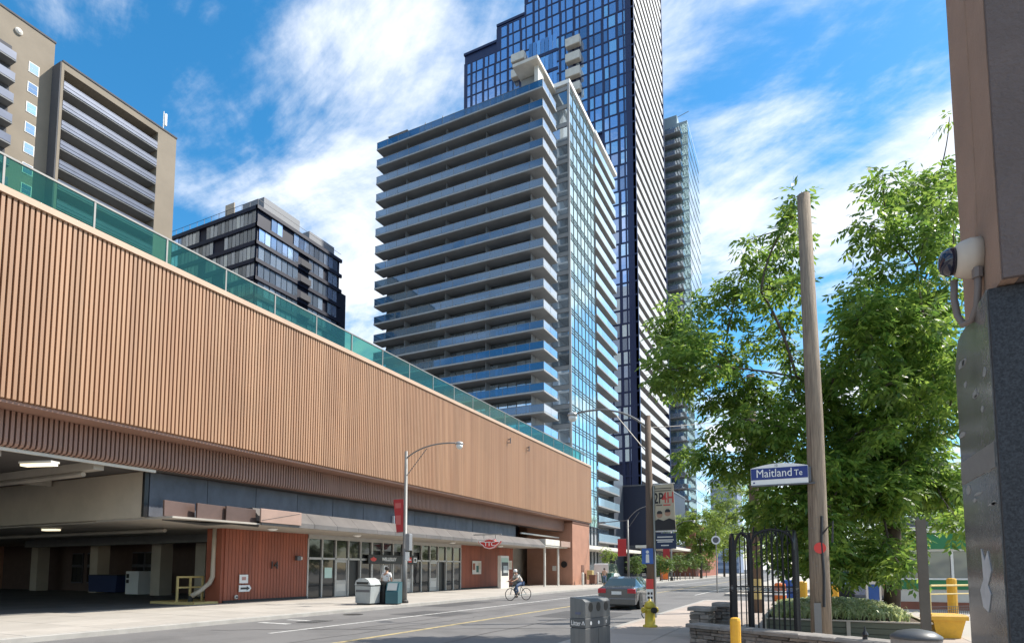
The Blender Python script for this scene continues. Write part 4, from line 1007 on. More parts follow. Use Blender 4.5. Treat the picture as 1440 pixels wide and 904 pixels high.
for k in range(14):
    a_, z_ = random.uniform(-2.4,-0.7), random.uniform(1.1,2.6)
    obj('staple', MB().box(-0.012,0.012,-0.004,0.004,-0.004,0.004), K['steel'], wp_, loc=(0.178*math.cos(a_),0.178*math.sin(a_),z_))
obj('red_tag', MB().lathe([(0.105,0),(0.105,0.01)], (0.03,-0.19,2.0), 14, axis='y'), K['redsign'], wp_)
sgn = thing('street_name_sign', 'blue and white street name sign on the left of the wooden pole', 'sign', (-0.44,12.70,3.4))
top = [(-0.51+1.02*i/12, 0.335+0.075*math.sin(math.pi*i/12)) for i in range(13)]
obj('backing', MB().prism([(-0.51,0),(0.51,0)]+top[::-1], (0,-0.015,0), (1,0,0), (0,0,1), (0,1,0), 0.03), K['signw'], sgn)
obj('band', MB().box(-0.505,0.505,-0.020,-0.0155,0.10,0.325), K['blue'], sgn)
nt_ = text_mb('Maitland', 0.225, 0.003, 0.85); orient(nt_, (-0.09,-0.024,0.215), (1,0,0), (0,0,1)); obj('name', nt_, K['signw'], sgn)
nt_ = text_mb('Te', 0.16, 0.003, 0.85); orient(nt_, (0.34,-0.024,0.20), (1,0,0), (0,0,1)); obj('suffix', nt_, K['signw'], sgn)
nt_ = text_mb('10', 0.07, 0.002, 0.9); orient(nt_, (-0.05,-0.018,0.365), (1,0,0), (0,0,1)); obj('number', nt_, K['alud'], sgn)
obj('emblem', MB().box(-0.47,-0.44,-0.019,-0.0155,0.03,0.06), K['blue'], sgn)
obj('bracket', MB().box(-0.5,0.62,-0.03,0.03,-0.03,-0.002).box(0.50,0.56,0.0,0.2,0.02,0.30), K['alud'], sgn)

for p0_, p1_, lab in (((-1.72,24.2,8.9),(24,26,9.6),'upper thin overhead wire running right from the grey-brown pole'), ((-1.72,24.2,8.3),(24,27,8.8),'lower thin overhead wire running right from the grey-brown pole'), ((-4.75,20.3,6.6),(-1.72,24.2,7.6),'short overhead wire between the two brown utility poles')):
    p0_, p1_ = Vector(p0_), Vector(p1_); md_ = (p0_+p1_)/2-Vector((0,0,0.04*(p1_-p0_).length))
    o = obj('overhead_wire', MB().tube(arc(p0_, md_, p1_, 14), 0.012, 5), K['blackp']); tag(o, lab, 'wire', 'overhead wires')
# hydrant
h = thing('fire_hydrant', 'yellow fire hydrant on the near sidewalk at the kerb', 'hydrant', (-4.0,16.9,SW))
obj('barrel', MB().lathe([(0.20,0),(0.20,0.05),(0.145,0.07),(0.14,0.42),(0.165,0.44),(0.165,0.50),(0.15,0.52)], n=16), K['yhyd'], h, smooth=True)
obj('bonnet', MB().lathe([(0.165,0.521),(0.16,0.60),(0.12,0.68),(0.06,0.72),(0.04,0.73),(0.035,0.78)], n=16), K['yhyd'], h, smooth=True)
for ang in (-2.3, -0.75, 0.9):
    m = MB().lathe([(0.075,0.12),(0.075,0.20),(0.085,0.20),(0.085,0.24),(0.03,0.25),(0.03,0.28)], n=10, axis='x')
    m.v = [(x*math.cos(ang)-y*math.sin(ang), x*math.sin(ang)+y*math.cos(ang), z+0.47) for x, y, z in m.v]
    obj('outlet', m, K['yhyd'] if ang < -1 or ang > 0 else K['iron'], h)
obj('chain', MB().tube([(-0.17,-0.16,0.47),(-0.2,-0.14,0.34),(-0.15,-0.1,0.24)], 0.015, 5), K['iron'], h)

# litter bin on the near sidewalk
lb_ = thing('litter_bin', 'grey steel street litter bin with three round holes at the kerb', 'bin', (-3.5,10.3,SW), rz=R(-14))
lb_.scale = (0.78,0.78,0.96)
obj('body', MB().bbox(-0.20,0.20,-0.52,0.52,0.06,0.62,0.015), K['binl'], lb_)
obj('feet', MB().box(-0.15,0.15,-0.47,0.47,0,0.059), K['black'], lb_)
obj('band', MB().bbox(-0.205,0.205,-0.525,0.525,0.625,0.79,0.01), K['binlid'], lb_)
hood = obj('hood', MB().prism([(-0.20,0.795),(0.20,0.795),(0.20,1.08),(0.13,1.13),(-0.20,1.16)], (0,-0.52,0), (1,0,0), (0,0,1), (0,1,0), 1.04), K['binl'], lb_)
for yy in (-0.30, 0.02, 0.34): obj('opening', MB().lathe([(0.085,0.201),(0.085,0.206)], (0,yy,0.985), 16, axis='x'), K['black'], hood)
obj('lettering', orient(text_mb('Litter', 0.125, 0.002, 0.9), (-0.045,-0.528,0.70), (1,0,0), (0,0,1)), K['signw'], lb_)
obj('recycling_mark', MB().tube([(0.15+0.038*math.cos(a),-0.529,0.70+0.038*math.sin(a)) for a in [R(90+120*i) for i in range(4)]], 0.010, 5), K['signw'], lb_)
for yy in (-0.30, 0.02, 0.34): obj('symbol', MB().lathe([(0.035,0.207),(0.035,0.210)], (0,yy,0.70), 10, axis='x'), K['signw'] if yy < 0.3 else K['greyp'], lb_)
obj('crest', MB().box(-0.06,0.08,-0.528,-0.521,0.86,0.90), mat('faded_blue_print', (0.09,0.10,0.16), 0.6), lb_)
obj('door_seam', MB().box(0.201,0.204,-0.005,0.005,0.08,0.60), K['black'], lb_)

# at the foot of the pier
t = thing('pale_wall_box', 'small pale box standing at the foot of the brown pier', 'box', (-20.9,61.6,SW)); obj('body', MB().bbox(-0.3,0.3,-0.3,0.3,0.5,1.5,0.03), K['ygrn'], t); obj('stand', MB().box(-0.08,0.08,-0.08,0.08,0,0.499), K['alud'], t)
for y_, lab in ((58.6,'cream bollard nearer of the two before the brown pier'), (63.4,'cream bollard farther of the two past the brown pier')):
    t = thing('pale_bollard', lab, 'bollard', (-20.7,y_,SW), group='cream bollards by the pier'); obj('shaft', MB().lathe([(0.14,0),(0.14,1.2)], n=10), K['offwhite'], t); obj('cap', MB().lathe([(0.14,1.201),(0.08,1.28)], n=10), K['offwhite'], t)
for i, (x_, y_, lab) in enumerate(((-20.2,60.4,'dark brown waste cart left of the pale box'),)):
    t = thing('waste_cart', lab, 'cart', (x_,y_,SW)); obj('body', MB().add([(-0.28,-0.3,0.1),(0.28,-0.3,0.1),(0.28,0.3,0.1),(-0.28,0.3,0.1),(-0.34,-0.36,0.95),(0.34,-0.36,0.95),(0.34,0.36,0.95),(-0.34,0.36,0.95)], [(0,3,2,1),(4,5,6,7),(0,1,5,4),(1,2,6,5),(2,3,7,6),(3,0,4,7)]), K['pierd'], t); obj('lid', MB().bbox(-0.37,0.37,-0.4,0.4,0.952,1.03,0.03), K['pierd'], t)
    for x in (-0.22,0.22): obj('wheel', MB().lathe([(0.1,-0.03),(0.1,0.03)], n=10, axis='x'), K['tyre'], t, loc=(x,0.2,0.1))
# far sidewalk: bin, news box
t = thing('recycling_bin', 'big rounded pale grey bin before the station doors', 'bin', (-18.1,21.9,SW))
t.scale = (0.8,0.8,0.92)
prof = [(-0.52,0.08),(0.52,0.08),(0.57,0.9),(0.54,1.06),(0.40,1.22),(0.15,1.31),(-0.25,1.30),(-0.48,1.18),(-0.57,0.95)]
obj('body', MB().prism([p for p in prof if p[1] < 0.96], (0,-0.42,0), (1,0,0), (0,0,1), (0,1,0), 0.84), K['palebin'], t)
obj('hood', MB().prism([(-0.57,0.965),(0.57,0.965),(0.54,1.06),(0.40,1.22),(0.15,1.31),(-0.25,1.30),(-0.48,1.18)], (0,-0.46,0), (1,0,0), (0,0,1), (0,1,0), 0.92), mat('bin_hood', (0.45,0.47,0.46), 0.5, var=0.3, dirt=0.3, dscale=3), t)
obj('slot', MB().box(-0.42,0.42,-0.47,-0.461,1.0,1.12), K['black'], t); obj('band', MB().box(-0.5,0.5,-0.43,-0.421,0.62,0.74), K['alud'], t)
obj('feet', MB().box(-0.45,0.45,-0.36,0.36,0,0.079), K['black'], t)
t = thing('newspaper_box', 'teal slant-topped newspaper box beside the street lamp', 'news box', (-17.15,22.6,SW), rz=R(20))
t.scale = (0.88,0.88,0.95)
obj('body', MB().prism([(-0.38,0.05),(0.38,0.05),(0.38,0.62),(0.16,1.02),(-0.38,1.08)], (0,-0.33,0), (0,-1,0), (0,0,1), (1,0,0), 0.66).shift((-0.33,0.33,0)), K['teal'], t)
obj('window', MB().add([(-0.26,-0.386,0.66),(0.26,-0.386,0.66),(0.26,-0.19,1.0),(-0.26,-0.19,1.0)], [(0,1,2,3)]).shift((0,-0.01,0.02)), K['palebin'], t)
obj('plinth', MB().box(-0.3,0.3,-0.3,0.3,0,0.049), K['black'], t)
t = thing('black_news_box', 'black box between the pale bin and the teal newspaper box', 'news box', (-17.75,22.6,SW)); obj('body', MB().bbox(-0.28,0.28,-0.28,0.28,0.04,1.05,0.03), K['black'], t); obj('window', MB().box(-0.2,0.2,-0.29,-0.281,0.55,0.9), K['dglass'], t); obj('plinth', MB().box(-0.22,0.22,-0.22,0.22,0,0.039), K['iron'], t)

# ================================================================== RIGHT-HAND CORNER
# stone garden wall
a = Vector((-2.15,13.0)); b_ = Vector((1.15,11.05)); L_ = (b_-a).length; dr = (b_-a)/L_; rz = math.atan2(dr.y, dr.x)
sw_ = thing('stone_wall', 'low ledge-stone garden wall with flat coping round the iron gate', 'wall', (a.x,a.y,SW), rz=rz)
obj('core', MB().box(0.05,L_-0.05,-0.09,0.20,0,0.40), K['joint'], sw_)
stones = {}
def stone_me(w, h_, d):
    k = (round(w,2), round(h_,2), round(d,2))
    if k not in stones:
        m = MB().bbox(-w/2,w/2,-h_/2,h_/2,0,d,min(w,h_)*0.16); m.v = [(x+random.uniform(-.008,.008), y+random.uniform(-.006,.006), z+random.uniform(-.012,.012)) for x, y, z in m.v]
        stones[k] = m.mesh('stone', K['stone'])
    return stones[k]
def stone_face(par, p0, along, normal_rz, length, z0, z1, base):
    z = z0
    while z < z1-0.03:
        hh = min(random.choice([0.065,0.085,0.11]), z1-z); s = 0.0
        while s < length-0.04:
            w = min(random.choice([0.16,0.22,0.28,0.36]), length-s)
            o = bpy.data.objects.new('stone', stone_me(w-0.012, hh-0.010, random.choice([0.06,0.075,0.09])))
            o.location = (p0[0]+along[0]*(s+w/2), p0[1]+along[1]*(s+w/2), z+hh/2); o.rotation_euler = (math.pi/2, 0, normal_rz); o.parent = par; C.objects.link(o)
            s += w
        z += hh
stone_face(sw_, (0,-0.085), (1,0), 0, L_, 0.0, 0.41, None)
stone_face(sw_, (0.055,0.20), (0,-1), -math.pi/2, 0.29, 0.0, 0.41, None)
s = -0.06
for w in (0.85,0.72,0.9,0.62,0.9):
    m = MB().bbox(0,w-0.008,-0.21,0.24,0,0.075,0.02); m.v = [(x+random.uniform(-.006,.006),y+random.uniform(-.012,.012),z+random.uniform(-.006,.006)) for x,y,z in m.v]
    obj('coping_stone', m, K['coping'], sw_, loc=(s,0,0.412)); s += w
# two stone piers behind its left end
for p, hh, sz, lab in (((-2.2,14.35),0.66,0.42,'short stone pier at the left end of the garden wall'), ((-1.78,14.9),0.74,0.36,'stone pier just left of the black iron gate')):
    t = thing('stone_pier', lab, 'pier', (p[0],p[1],SW), rz=R(-8))
    obj('core', MB().box(-sz/2+0.06,sz/2-0.06,-sz/2+0.06,sz/2-0.06,0,hh), K['joint'], t)
    for k in range(4):
        c_, s_ = math.cos(k*math.pi/2), math.sin(k*math.pi/2)
        stone_face(t, (-c_*sz/2+s_*(sz/2-0.06), -s_*sz/2-c_*(sz/2-0.06)), (c_,s_), k*math.pi/2, sz, 0.0, hh, None)
    obj('cap', MB().bbox(-sz/2-0.05,sz/2+0.05,-sz/2-0.05,sz/2+0.05,hh+0.002,hh+0.09,0.02), K['coping'], t)
# iron gate
g = thing('iron_gate', 'tall black wrought iron arched gate with scrolls behind the stone wall', 'gate', (-1.42,13.75,SW))
def arch_panel(t, p0, p1, z_spring, rise, nb, r_frame, r_bar, lean=0.0):
    p0, p1 = Vector(p0), Vector(p1); d = p1-p0
    def hz(s): return z_spring + rise*math.sqrt(max(0, 1-(2*s-1)**2))
    pts = [p0+Vector((0,0,0.0))] + [p0+d*s+Vector((0,0,hz(s))) for s in [i/16 for i in range(17)]] + [p1.copy()]
    obj('frame', MB().tube(pts, r_frame, 6), K['wrought'], t)
    for i in range(1, nb):
        s_ = i/nb; q = p0+d*s_
        obj('bar', MB().tube([q+Vector((0,0,0.12)), q+Vector((0,0,hz(s_)))], r_bar, 5), K['wrought'], t)
    for z in (0.14, 1.12, 1.24): obj('rail', MB().tube([p0+Vector((0,0,z)), p1+Vector((0,0,z))], 0.014, 5), K['wrought'], t)
    sc_ = MB()
    for i in range(nb):
        c_ = p0+d*((i+0.5)/nb)+Vector((0,0,1.18)); r0 = 0.045
        sc_.tube([c_+d.normalized()*(r0*(1-k/14)*math.cos(k*0.75))+Vector((0,0,r0*(1-k/14)*math.sin(k*0.75))) for k in range(12)], 0.009, 4)
    obj('scrolls', sc_, K['ygrn'] if False else K['palebin'], t, kind='stuff')
arch_panel(g, (0,0,0), (-0.16,0.75,0), 1.75, 0.62, 4, 0.035, 0.014)
arch_panel(g, (0.34,-0.12,0), (0.22,0.72,0), 1.75, 0.62, 4, 0.03, 0.014)
arch_panel(g, (0.02,-0.01,0), (0.33,-0.11,0), 1.95, 0.42, 3, 0.03, 0.014)
arch_panel(g, (0.36,-0.1,0), (1.16,-0.1,0), 2.15, 0.28, 8, 0.026, 0.016)
arch_panel(g, (1.16,-0.1,0), (1.22,0.75,0), 1.95, 0.45, 5, 0.03, 0.016)
for k in range(4):
    xa, xb = 0.37+0.2*k, 0.55+0.2*k
    hp = [Vector((xa,-0.135,0.15)), Vector((xa,-0.135,2.1))] + [Vector(((xa+xb)/2-0.09*math.cos(math.pi*i/8), -0.135+0.02*math.sin(math.pi*i/8), 2.1+0.30*math.sin(math.pi*i/8))) for i in range(1,8)] + [Vector((xb,-0.135,2.1)), Vector((xb,-0.135,0.15))]
    obj('hoop', MB().tube(hp, 0.013, 5), K['wrought'], g)
    obj('hoop_scroll', MB().tube([Vector(((xa+xb)/2+0.05*(1-i/16)*math.cos(i*0.7), -0.14, 2.12+0.05*(1-i/16)*math.sin(i*0.7))) for i in range(14)], 0.008, 4), K['wrought'], g)
for k in range(5):
    x = 0.18+0.22*k
    obj('roof_bar', MB().tube(arc((x,-0.08,2.30),(x,0.34,2.72),(x-0.05,0.74,2.35)), 0.012, 5), K['wrought'], g)
obj('roof_rail', MB().tube([(-0.06,0.36,2.38),(1.19,0.33,2.42)], 0.012, 6), K['wrought'], g)
for p in ((0,0),(0.35,-0.11),(1.16,-0.1)): obj('post', MB().box(p[0]-0.03,p[0]+0.03,p[1]-0.03,p[1]+0.03,0,2.0), K['wrought'], g)
# planter
pl_ = thing('planter', 'low olive plank planter box full of leafy ground cover', 'planter', (0.7,18.8,SW))
def planks(par, p0, p1, z0, n, h_, rz_):
    l = (Vector(p1)-Vector(p0)).length
    me = MB().bbox(-l/2,l/2,-h_/2+0.004,h_/2-0.004,0,0.045,0.006).mesh('plank', K['plank'])
    for i in range(n):
        o = bpy.data.objects.new('plank', me); c_ = (Vector(p0)+Vector(p1))/2
        o.location = (c_.x, c_.y, z0+h_*(i+0.5)); o.rotation_euler = (math.pi/2,0,rz_); o.parent = par; C.objects.link(o)
planks(pl_, (-1.65,-2.88), (1.6,-2.88), 0.0, 3, 0.135, 0)
planks(pl_, (1.62,-2.88), (1.62,2.9), 0.0, 3, 0.135, math.pi/2)
planks(pl_, (-1.67,2.9), (-1.67,-2.88), 0.0, 3, 0.135, -math.pi/2)
obj('rim', MB().box(-1.74,1.70,-2.96,-2.86,0.408,0.44).box(1.60,1.70,-2.85,2.95,0.408,0.44).box(-1.74,-1.64,-2.85,2.95,0.408,0.44), K['cream'], pl_)
for xa in (-1.72, 0.05): obj('corner_post', MB().box(xa,xa+0.08,-2.95,-2.925,0,0.407), K['cream'], pl_)
obj('soil', MB().box(-1.60,1.56,-2.82,2.9,0.02,0.40), K['soil'], pl_)
def blades(n, x0, x1, y0, y1, z, hmin, hmax, width, hump=0.0):
    m = MB()
    for i in range(n):
        x, y = random.uniform(x0,x1), random.uniform(y0,y1)
        zz = z + hump*max(0, 1-((x-(x0+x1)/2)/((x1-x0)*0.55))**2)*max(0, 1-((y-(y0+y1)/2)/((y1-y0)*0.55))**2)
        a_ = random.uniform(0,6.283); hh = random.uniform(hmin,hmax); l = hh*random.uniform(0.5,1.3)
        dx, dy = math.cos(a_), math.sin(a_); w = width*random.uniform(0.7,1.3)
        p = [(x,y,zz),(x+dx*l*0.3,y+dy*l*0.3,zz+hh*0.75),(x+dx*l*0.75,y+dy*l*0.75,zz+hh*0.95),(x+dx*l,y+dy*l,zz+hh*0.7)]
        vs = []
        for k, q in enumerate(p):
            ww = w*(0.6,1.0,0.75,0.08)[k]; vs += [(q[0]-dy*ww,q[1]+dx*ww,q[2]),(q[0]+dy*ww,q[1]-dx*ww,q[2])]
        m.add(vs, [(0,1,3,2),(2,3,5,4),(4,5,7,6)])
    return m
gc = obj('ground_cover', blades(3600, -1.55, 1.35, -2.7, 2.85, 0.39, 0.10, 0.26, 0.022, 0.22), BLADE, kind='stuff', loc=(0.7,18.8,SW)); tag(gc, 'tufts of strappy green leaves, coloured pale as if sunlit, filling the plank planter', 'plants')
# bollards, post, tub, barrel
def bollard(loc, r, h_, lab, grp='yellow bollards', n=12):
    t = thing('bollard', lab, 'bollard', loc, group=grp)
    obj('shaft', MB().lathe([(r,0),(r,h_-0.06)], n=n), K['yel'], t, smooth=False); obj('cap', MB().lathe([(r,h_-0.059),(r*0.85,h_-0.015),(r*0.4,h_)], n=n), K['yel'], t)
bollard((-1.12,10.75,SW), 0.085, 0.80, 'orange-yellow bollard in front of the stone garden wall')
bollard((4.42,25.3,SW), 0.15, 1.3, 'tall yellow bollard in front of the green booth')
bollard((3.4,33.4,0.0), 0.20, 1.15, 'left one of two fat yellow bollards beside the parked silver car'); bollard((3.95,33.8,0.0), 0.20, 1.05, 'right one of two fat yellow bollards beside the parked silver car')
bollard((1.15,33.6,0.0), 0.17, 1.05, 'yellow bollard close to the right of the tree trunk'); bollard((-0.3,36.6,0), 0.24, 1.1, 'short fat yellow bollard left of the wooden pole')
t = thing('concrete_bollard', 'thick concrete bollard with dark domed metal top at the bottom edge', 'bollard', (1.1,8.4,SW))
obj('shaft', MB().lathe([(0.255,0),(0.255,0.80)], n=24), K['coping'], t, smooth=False); obj('dome', MB().lathe([(0.265,0.801),(0.26,0.83),(0.18,0.885),(0.05,0.91)], n=24), K['binlid'], t, smooth=True)
t = thing('steel_post', 'plain brown steel post rising into the leaves behind the concrete bollard', 'post', (1.36,9.5,SW)); obj('shaft', MB().box(-0.055,0.055,-0.04,0.04,0.012,2.25), K['postm'], t); obj('base_plate', MB().box(-0.14,0.14,-0.12,0.12,0,0.0118), K['steel'], t); obj('bolt', MB().lathe([(0.02,0.012),(0.02,0.04)], (0.11,-0.09,0), 6), K['steel'], t)
t = thing('spike_finial', 'small black iron spike standing at the right end of the garden wall', 'finial', (0.78,11.15,SW+0.48)); obj('spike', MB().lathe([(0.04,0),(0.035,0.05),(0.05,0.09),(0.02,0.14),(0.004,0.22)], n=8), K['wrought'], t); obj('foot', MB().box(-0.07,0.07,-0.05,0.05,-0.004,0.0), K['wrought'], t)
t = thing('salt_tub', 'yellow plastic tub standing beside the planter', 'tub', (2.85,17.4,SW), rz=0.2)
obj('body', MB().add([(-0.24,-0.22,0),(0.24,-0.22,0),(0.24,0.22,0),(-0.24,0.22,0),(-0.33,-0.3,0.42),(0.33,-0.3,0.42),(0.33,0.3,0.42),(-0.33,0.3,0.42)], [(0,3,2,1),(4,5,6,7),(0,1,5,4),(1,2,6,5),(2,3,7,6),(3,0,4,7)]), K['yel'], t); obj('lid', MB().bbox(-0.38,0.38,-0.34,0.34,0.421,0.55,0.04), K['yel'], t)
t = thing('pipe_barrier', 'yellow pipe barrier with mesh below in front of the booth', 'barrier', (4.15,24.6,SW), rz=R(45))
obj('hoop', MB().tube([(-0.8,0,0),(-0.8,0,0.98),(-0.72,0,1.06),(1.5,0,1.06),(1.5,0,0)], 0.035, 8), K['ygrn'], t); obj('mid_rail', MB().tube([(-0.8,0,0.78),(1.5,0,0.78)], 0.025, 6), K['ygrn'], t)
ms = MB()
for i in range(24): ms.box(-0.78+0.095*i,-0.77+0.095*i,-0.005,0.005,0.08,0.36)
for z in (0.08,0.17,0.26,0.36): ms.box(-0.8,1.5,-0.004,0.004,z,z+0.012)
obj('mesh', ms, K['alud'], t, kind='stuff')
# booth
bo = thing('parking_booth', 'green and white parking booth with wide windows', 'booth', (5.6,30.4,SW))
obj('base', MB().box(-2.5,2.4,-1.4,1.4,0,0.30), K['podium'], bo); obj('lower_wall', MB().box(-2.45,2.35,-1.35,1.35,0.302,0.80), K['offwhite'], bo)
obj('green_band', MB().box(-2.48,2.38,-1.38,1.38,0.802,1.18), K['green'], bo); obj('sill', MB().box(-2.52,2.42,-1.42,1.42,1.182,1.25), K['white'], bo)
obj('room', MB().box(-2.3,2.2,-1.2,1.2,1.252,2.30), K['aptd'], bo)
for i in range(5):
    w = obj('window', MB().box(-2.45+0.97*i,-2.36+0.97*i,-1.36,-1.28,1.252,2.31), K['white'], bo)
    if i < 5: obj('pane', MB().box(-2.35+0.97*i,-1.50+0.97*i,-1.33,-1.31,1.26,2.30), mat('booth_glass', (0.22,0.23,0.21), 0.08, 0.2, wav=0.3) if i == 0 else bpy.data.materials['booth_glass'], w)
obj('head', MB().box(-2.46,2.36,-1.37,1.37,2.312,2.40), K['white'], bo); obj('green_fascia', MB().box(-2.6,2.5,-1.5,1.5,2.402,3.05), K['green'], bo); obj('roof', MB().box(-2.7,2.6,-1.6,1.6,3.052,3.30), K['white'], bo)
obj('roof_rail', MB().box(-2.2,2.2,-1.25,-1.2,3.302,3.75), K['alud'], bo)
# boxes at the corner
t = thing('blue_news_box', 'blue newspaper box with white frame left of the wooden pole', 'news box', (-0.95,37.2,SW-0.15)); obj('body', MB().bbox(-0.42,0.42,-0.4,0.4,0.05,1.15,0.02), K['blueb'], t); obj('frame', MB().box(0.43,0.5,-0.42,0.42,0.05,1.2), K['signw'], t)
t = thing('pay_machine', 'white and blue pay machine beside the parked silver car', 'machine', (2.75,33.2,SW-0.15)); obj('body', MB().box(-0.22,0.22,-0.2,0.2,0,1.05), K['blueb'], t); obj('frame', MB().box(-0.30,-0.225,-0.22,0.22,0,1.3).box(0.225,0.30,-0.22,0.22,0,1.3).box(-0.224,0.224,-0.22,0.22,1.052,1.3), K['signw'], t)
t = thing('grey_pole', 'grey-brown utility pole standing behind the street name sign', 'utility pole', (-1.72,24.2,SW)); obj('pole', MB().tube([(0,0,0),(0,0,9.0)], [0.20,0.15], 10), K['woodd'], t, smooth=True); obj('wrap', MB().lathe([(0.205,0.5),(0.203,1.25)], n=12), K['ygrn'], t)
t = thing('traffic_drum', 'orange construction drum behind the iron gate', 'drum', (-1.3,33.6,0)); obj('body', MB().lathe([(0.30,0.05),(0.26,1.0),(0.2,1.06)], n=14), K['orange'], t); obj('stripe', MB().lathe([(0.292,0.45),(0.285,0.65)], n=14), K['signw'], t); obj('foot', MB().lathe([(0.4,0),(0.4,0.049)], n=14), K['tyre'], t)
t = thing('thin_signpost', 'thin grey signpost with small round sign at the far corner', 'sign', (-5.6,43.2,SW)); obj('post', MB().tube([(0,0,0),(0,0,4.2)], 0.04, 6), K['steel'], t); obj('sign', MB().lathe([(0.3,-0.06),(0.3,-0.045)], (0,0,3.6), 16, axis='y'), K['signw'], t); obj('sign_ring', MB().lathe([(0.2,-0.068),(0.2,-0.061)], (0,0,3.6), 16, axis='y'), K['alud'], t)

# granite column with security camera
gc_ = thing('corner_column', 'building corner column of brown render above dark granite at the right edge', 'column', (1.4,3.9,0))
obj('render_upper', MB().box(0.835,0.90,3.35,4.03,3.06,7.5), K['render'], gc_, world=True)
obj('render_front', MB().box(0.902,3.4,3.37,4.02,3.06,7.5).box(0.838,3.4,3.325,3.348,3.06,7.5), K['renderd'], gc_, world=True)
obj('granite_side', MB().box(0.795,0.92,3.43,4.12,0,2.9).prism([(3.43,2.9),(4.12,2.9),(4.02,3.02),(3.43,3.055)], (0.795,0,0), (0,1,0), (0,0,1), (1,0,0), 0.125), K['polish'], gc_, world=True)
obj('granite_front', MB().box(0.80,3.45,3.405,3.428,0,3.05).box(0.93,3.45,3.43,4.6,0,3.05), K['gran'], gc_, world=True)
obj('torn_paper', MB().prism([(0,0),(0.06,-0.03),(0.10,0.10),(0.07,0.16),(0.12,0.26),(0.09,0.40),(0.05,0.33),(0.01,0.42),(0.02,0.2),(-0.03,0.12)], (0.794,3.80,1.56), (0,-1.5,0), (0,0,0.7), (-1,0,0), 0.003), K['paper'], gc_, world=True)
obj('label_strip', MB().box(0.791,0.7945,3.44,4.11,2.22,2.34), mat('faded_label', (0.16,0.153,0.15), 0.3, var=0.4, vscale=20), gc_, world=True)
for i in range(15):
    yy, zz, w, hh = random.uniform(3.5,4.05), random.uniform(2.05,2.88), random.uniform(.03,.09), random.uniform(.008,.028)
    pts = [(w*math.cos(q)*random.uniform(.6,1.2), hh*math.sin(q)*random.uniform(.6,1.2)) for q in [6.283*k/7 for k in range(7)]]
    obj('sticker_scrap', MB().prism(pts, (0.7945,yy,zz), (0,-1,0), (0,0,1), (-1,0,0), 0.0015), K['sticker'], gc_, world=True)
sc_ = thing('security_camera', 'beige wall-mounted dome security camera with grey conduit loop', 'camera', (0.835,3.66,3.32))
sc_.scale = (0.85,0.85,0.85)
obj('housing', MB().lathe([(0.115,-0.002),(0.118,-0.05),(0.105,-0.10),(0.085,-0.125)], n=20, axis='x'), K['camw'], sc_, smooth=True)
obj('dome', MB().lathe([(0.082,-0.126),(0.082,-0.16),(0.065,-0.19),(0.03,-0.205)], n=20, axis='x'), K['dome'], sc_, smooth=True)
obj('conduit', MB().tube([(-0.03,-0.06,-0.10),(-0.032,-0.06,-0.2),(-0.04,-0.05,-0.31),(-0.06,-0.01,-0.38),(-0.09,0.05,-0.38),(-0.11,0.08,-0.31),(-0.12,0.09,-0.2),(-0.12,0.06,-0.09)], 0.019, 8), K['cond'], sc_, smooth=True)
obj('gland', MB().tube([(-0.03,-0.06,-0.09),(-0.031,-0.06,-0.15)], 0.028, 8), K['cond'], sc_)
obj('riser_pipe', MB().tube([(0.0,0.03,0.10),(0.0,0.02,0.25),(0.005,0.0,0.45),(0.005,-0.02,2.2)], 0.012, 8), K['render'], sc_)

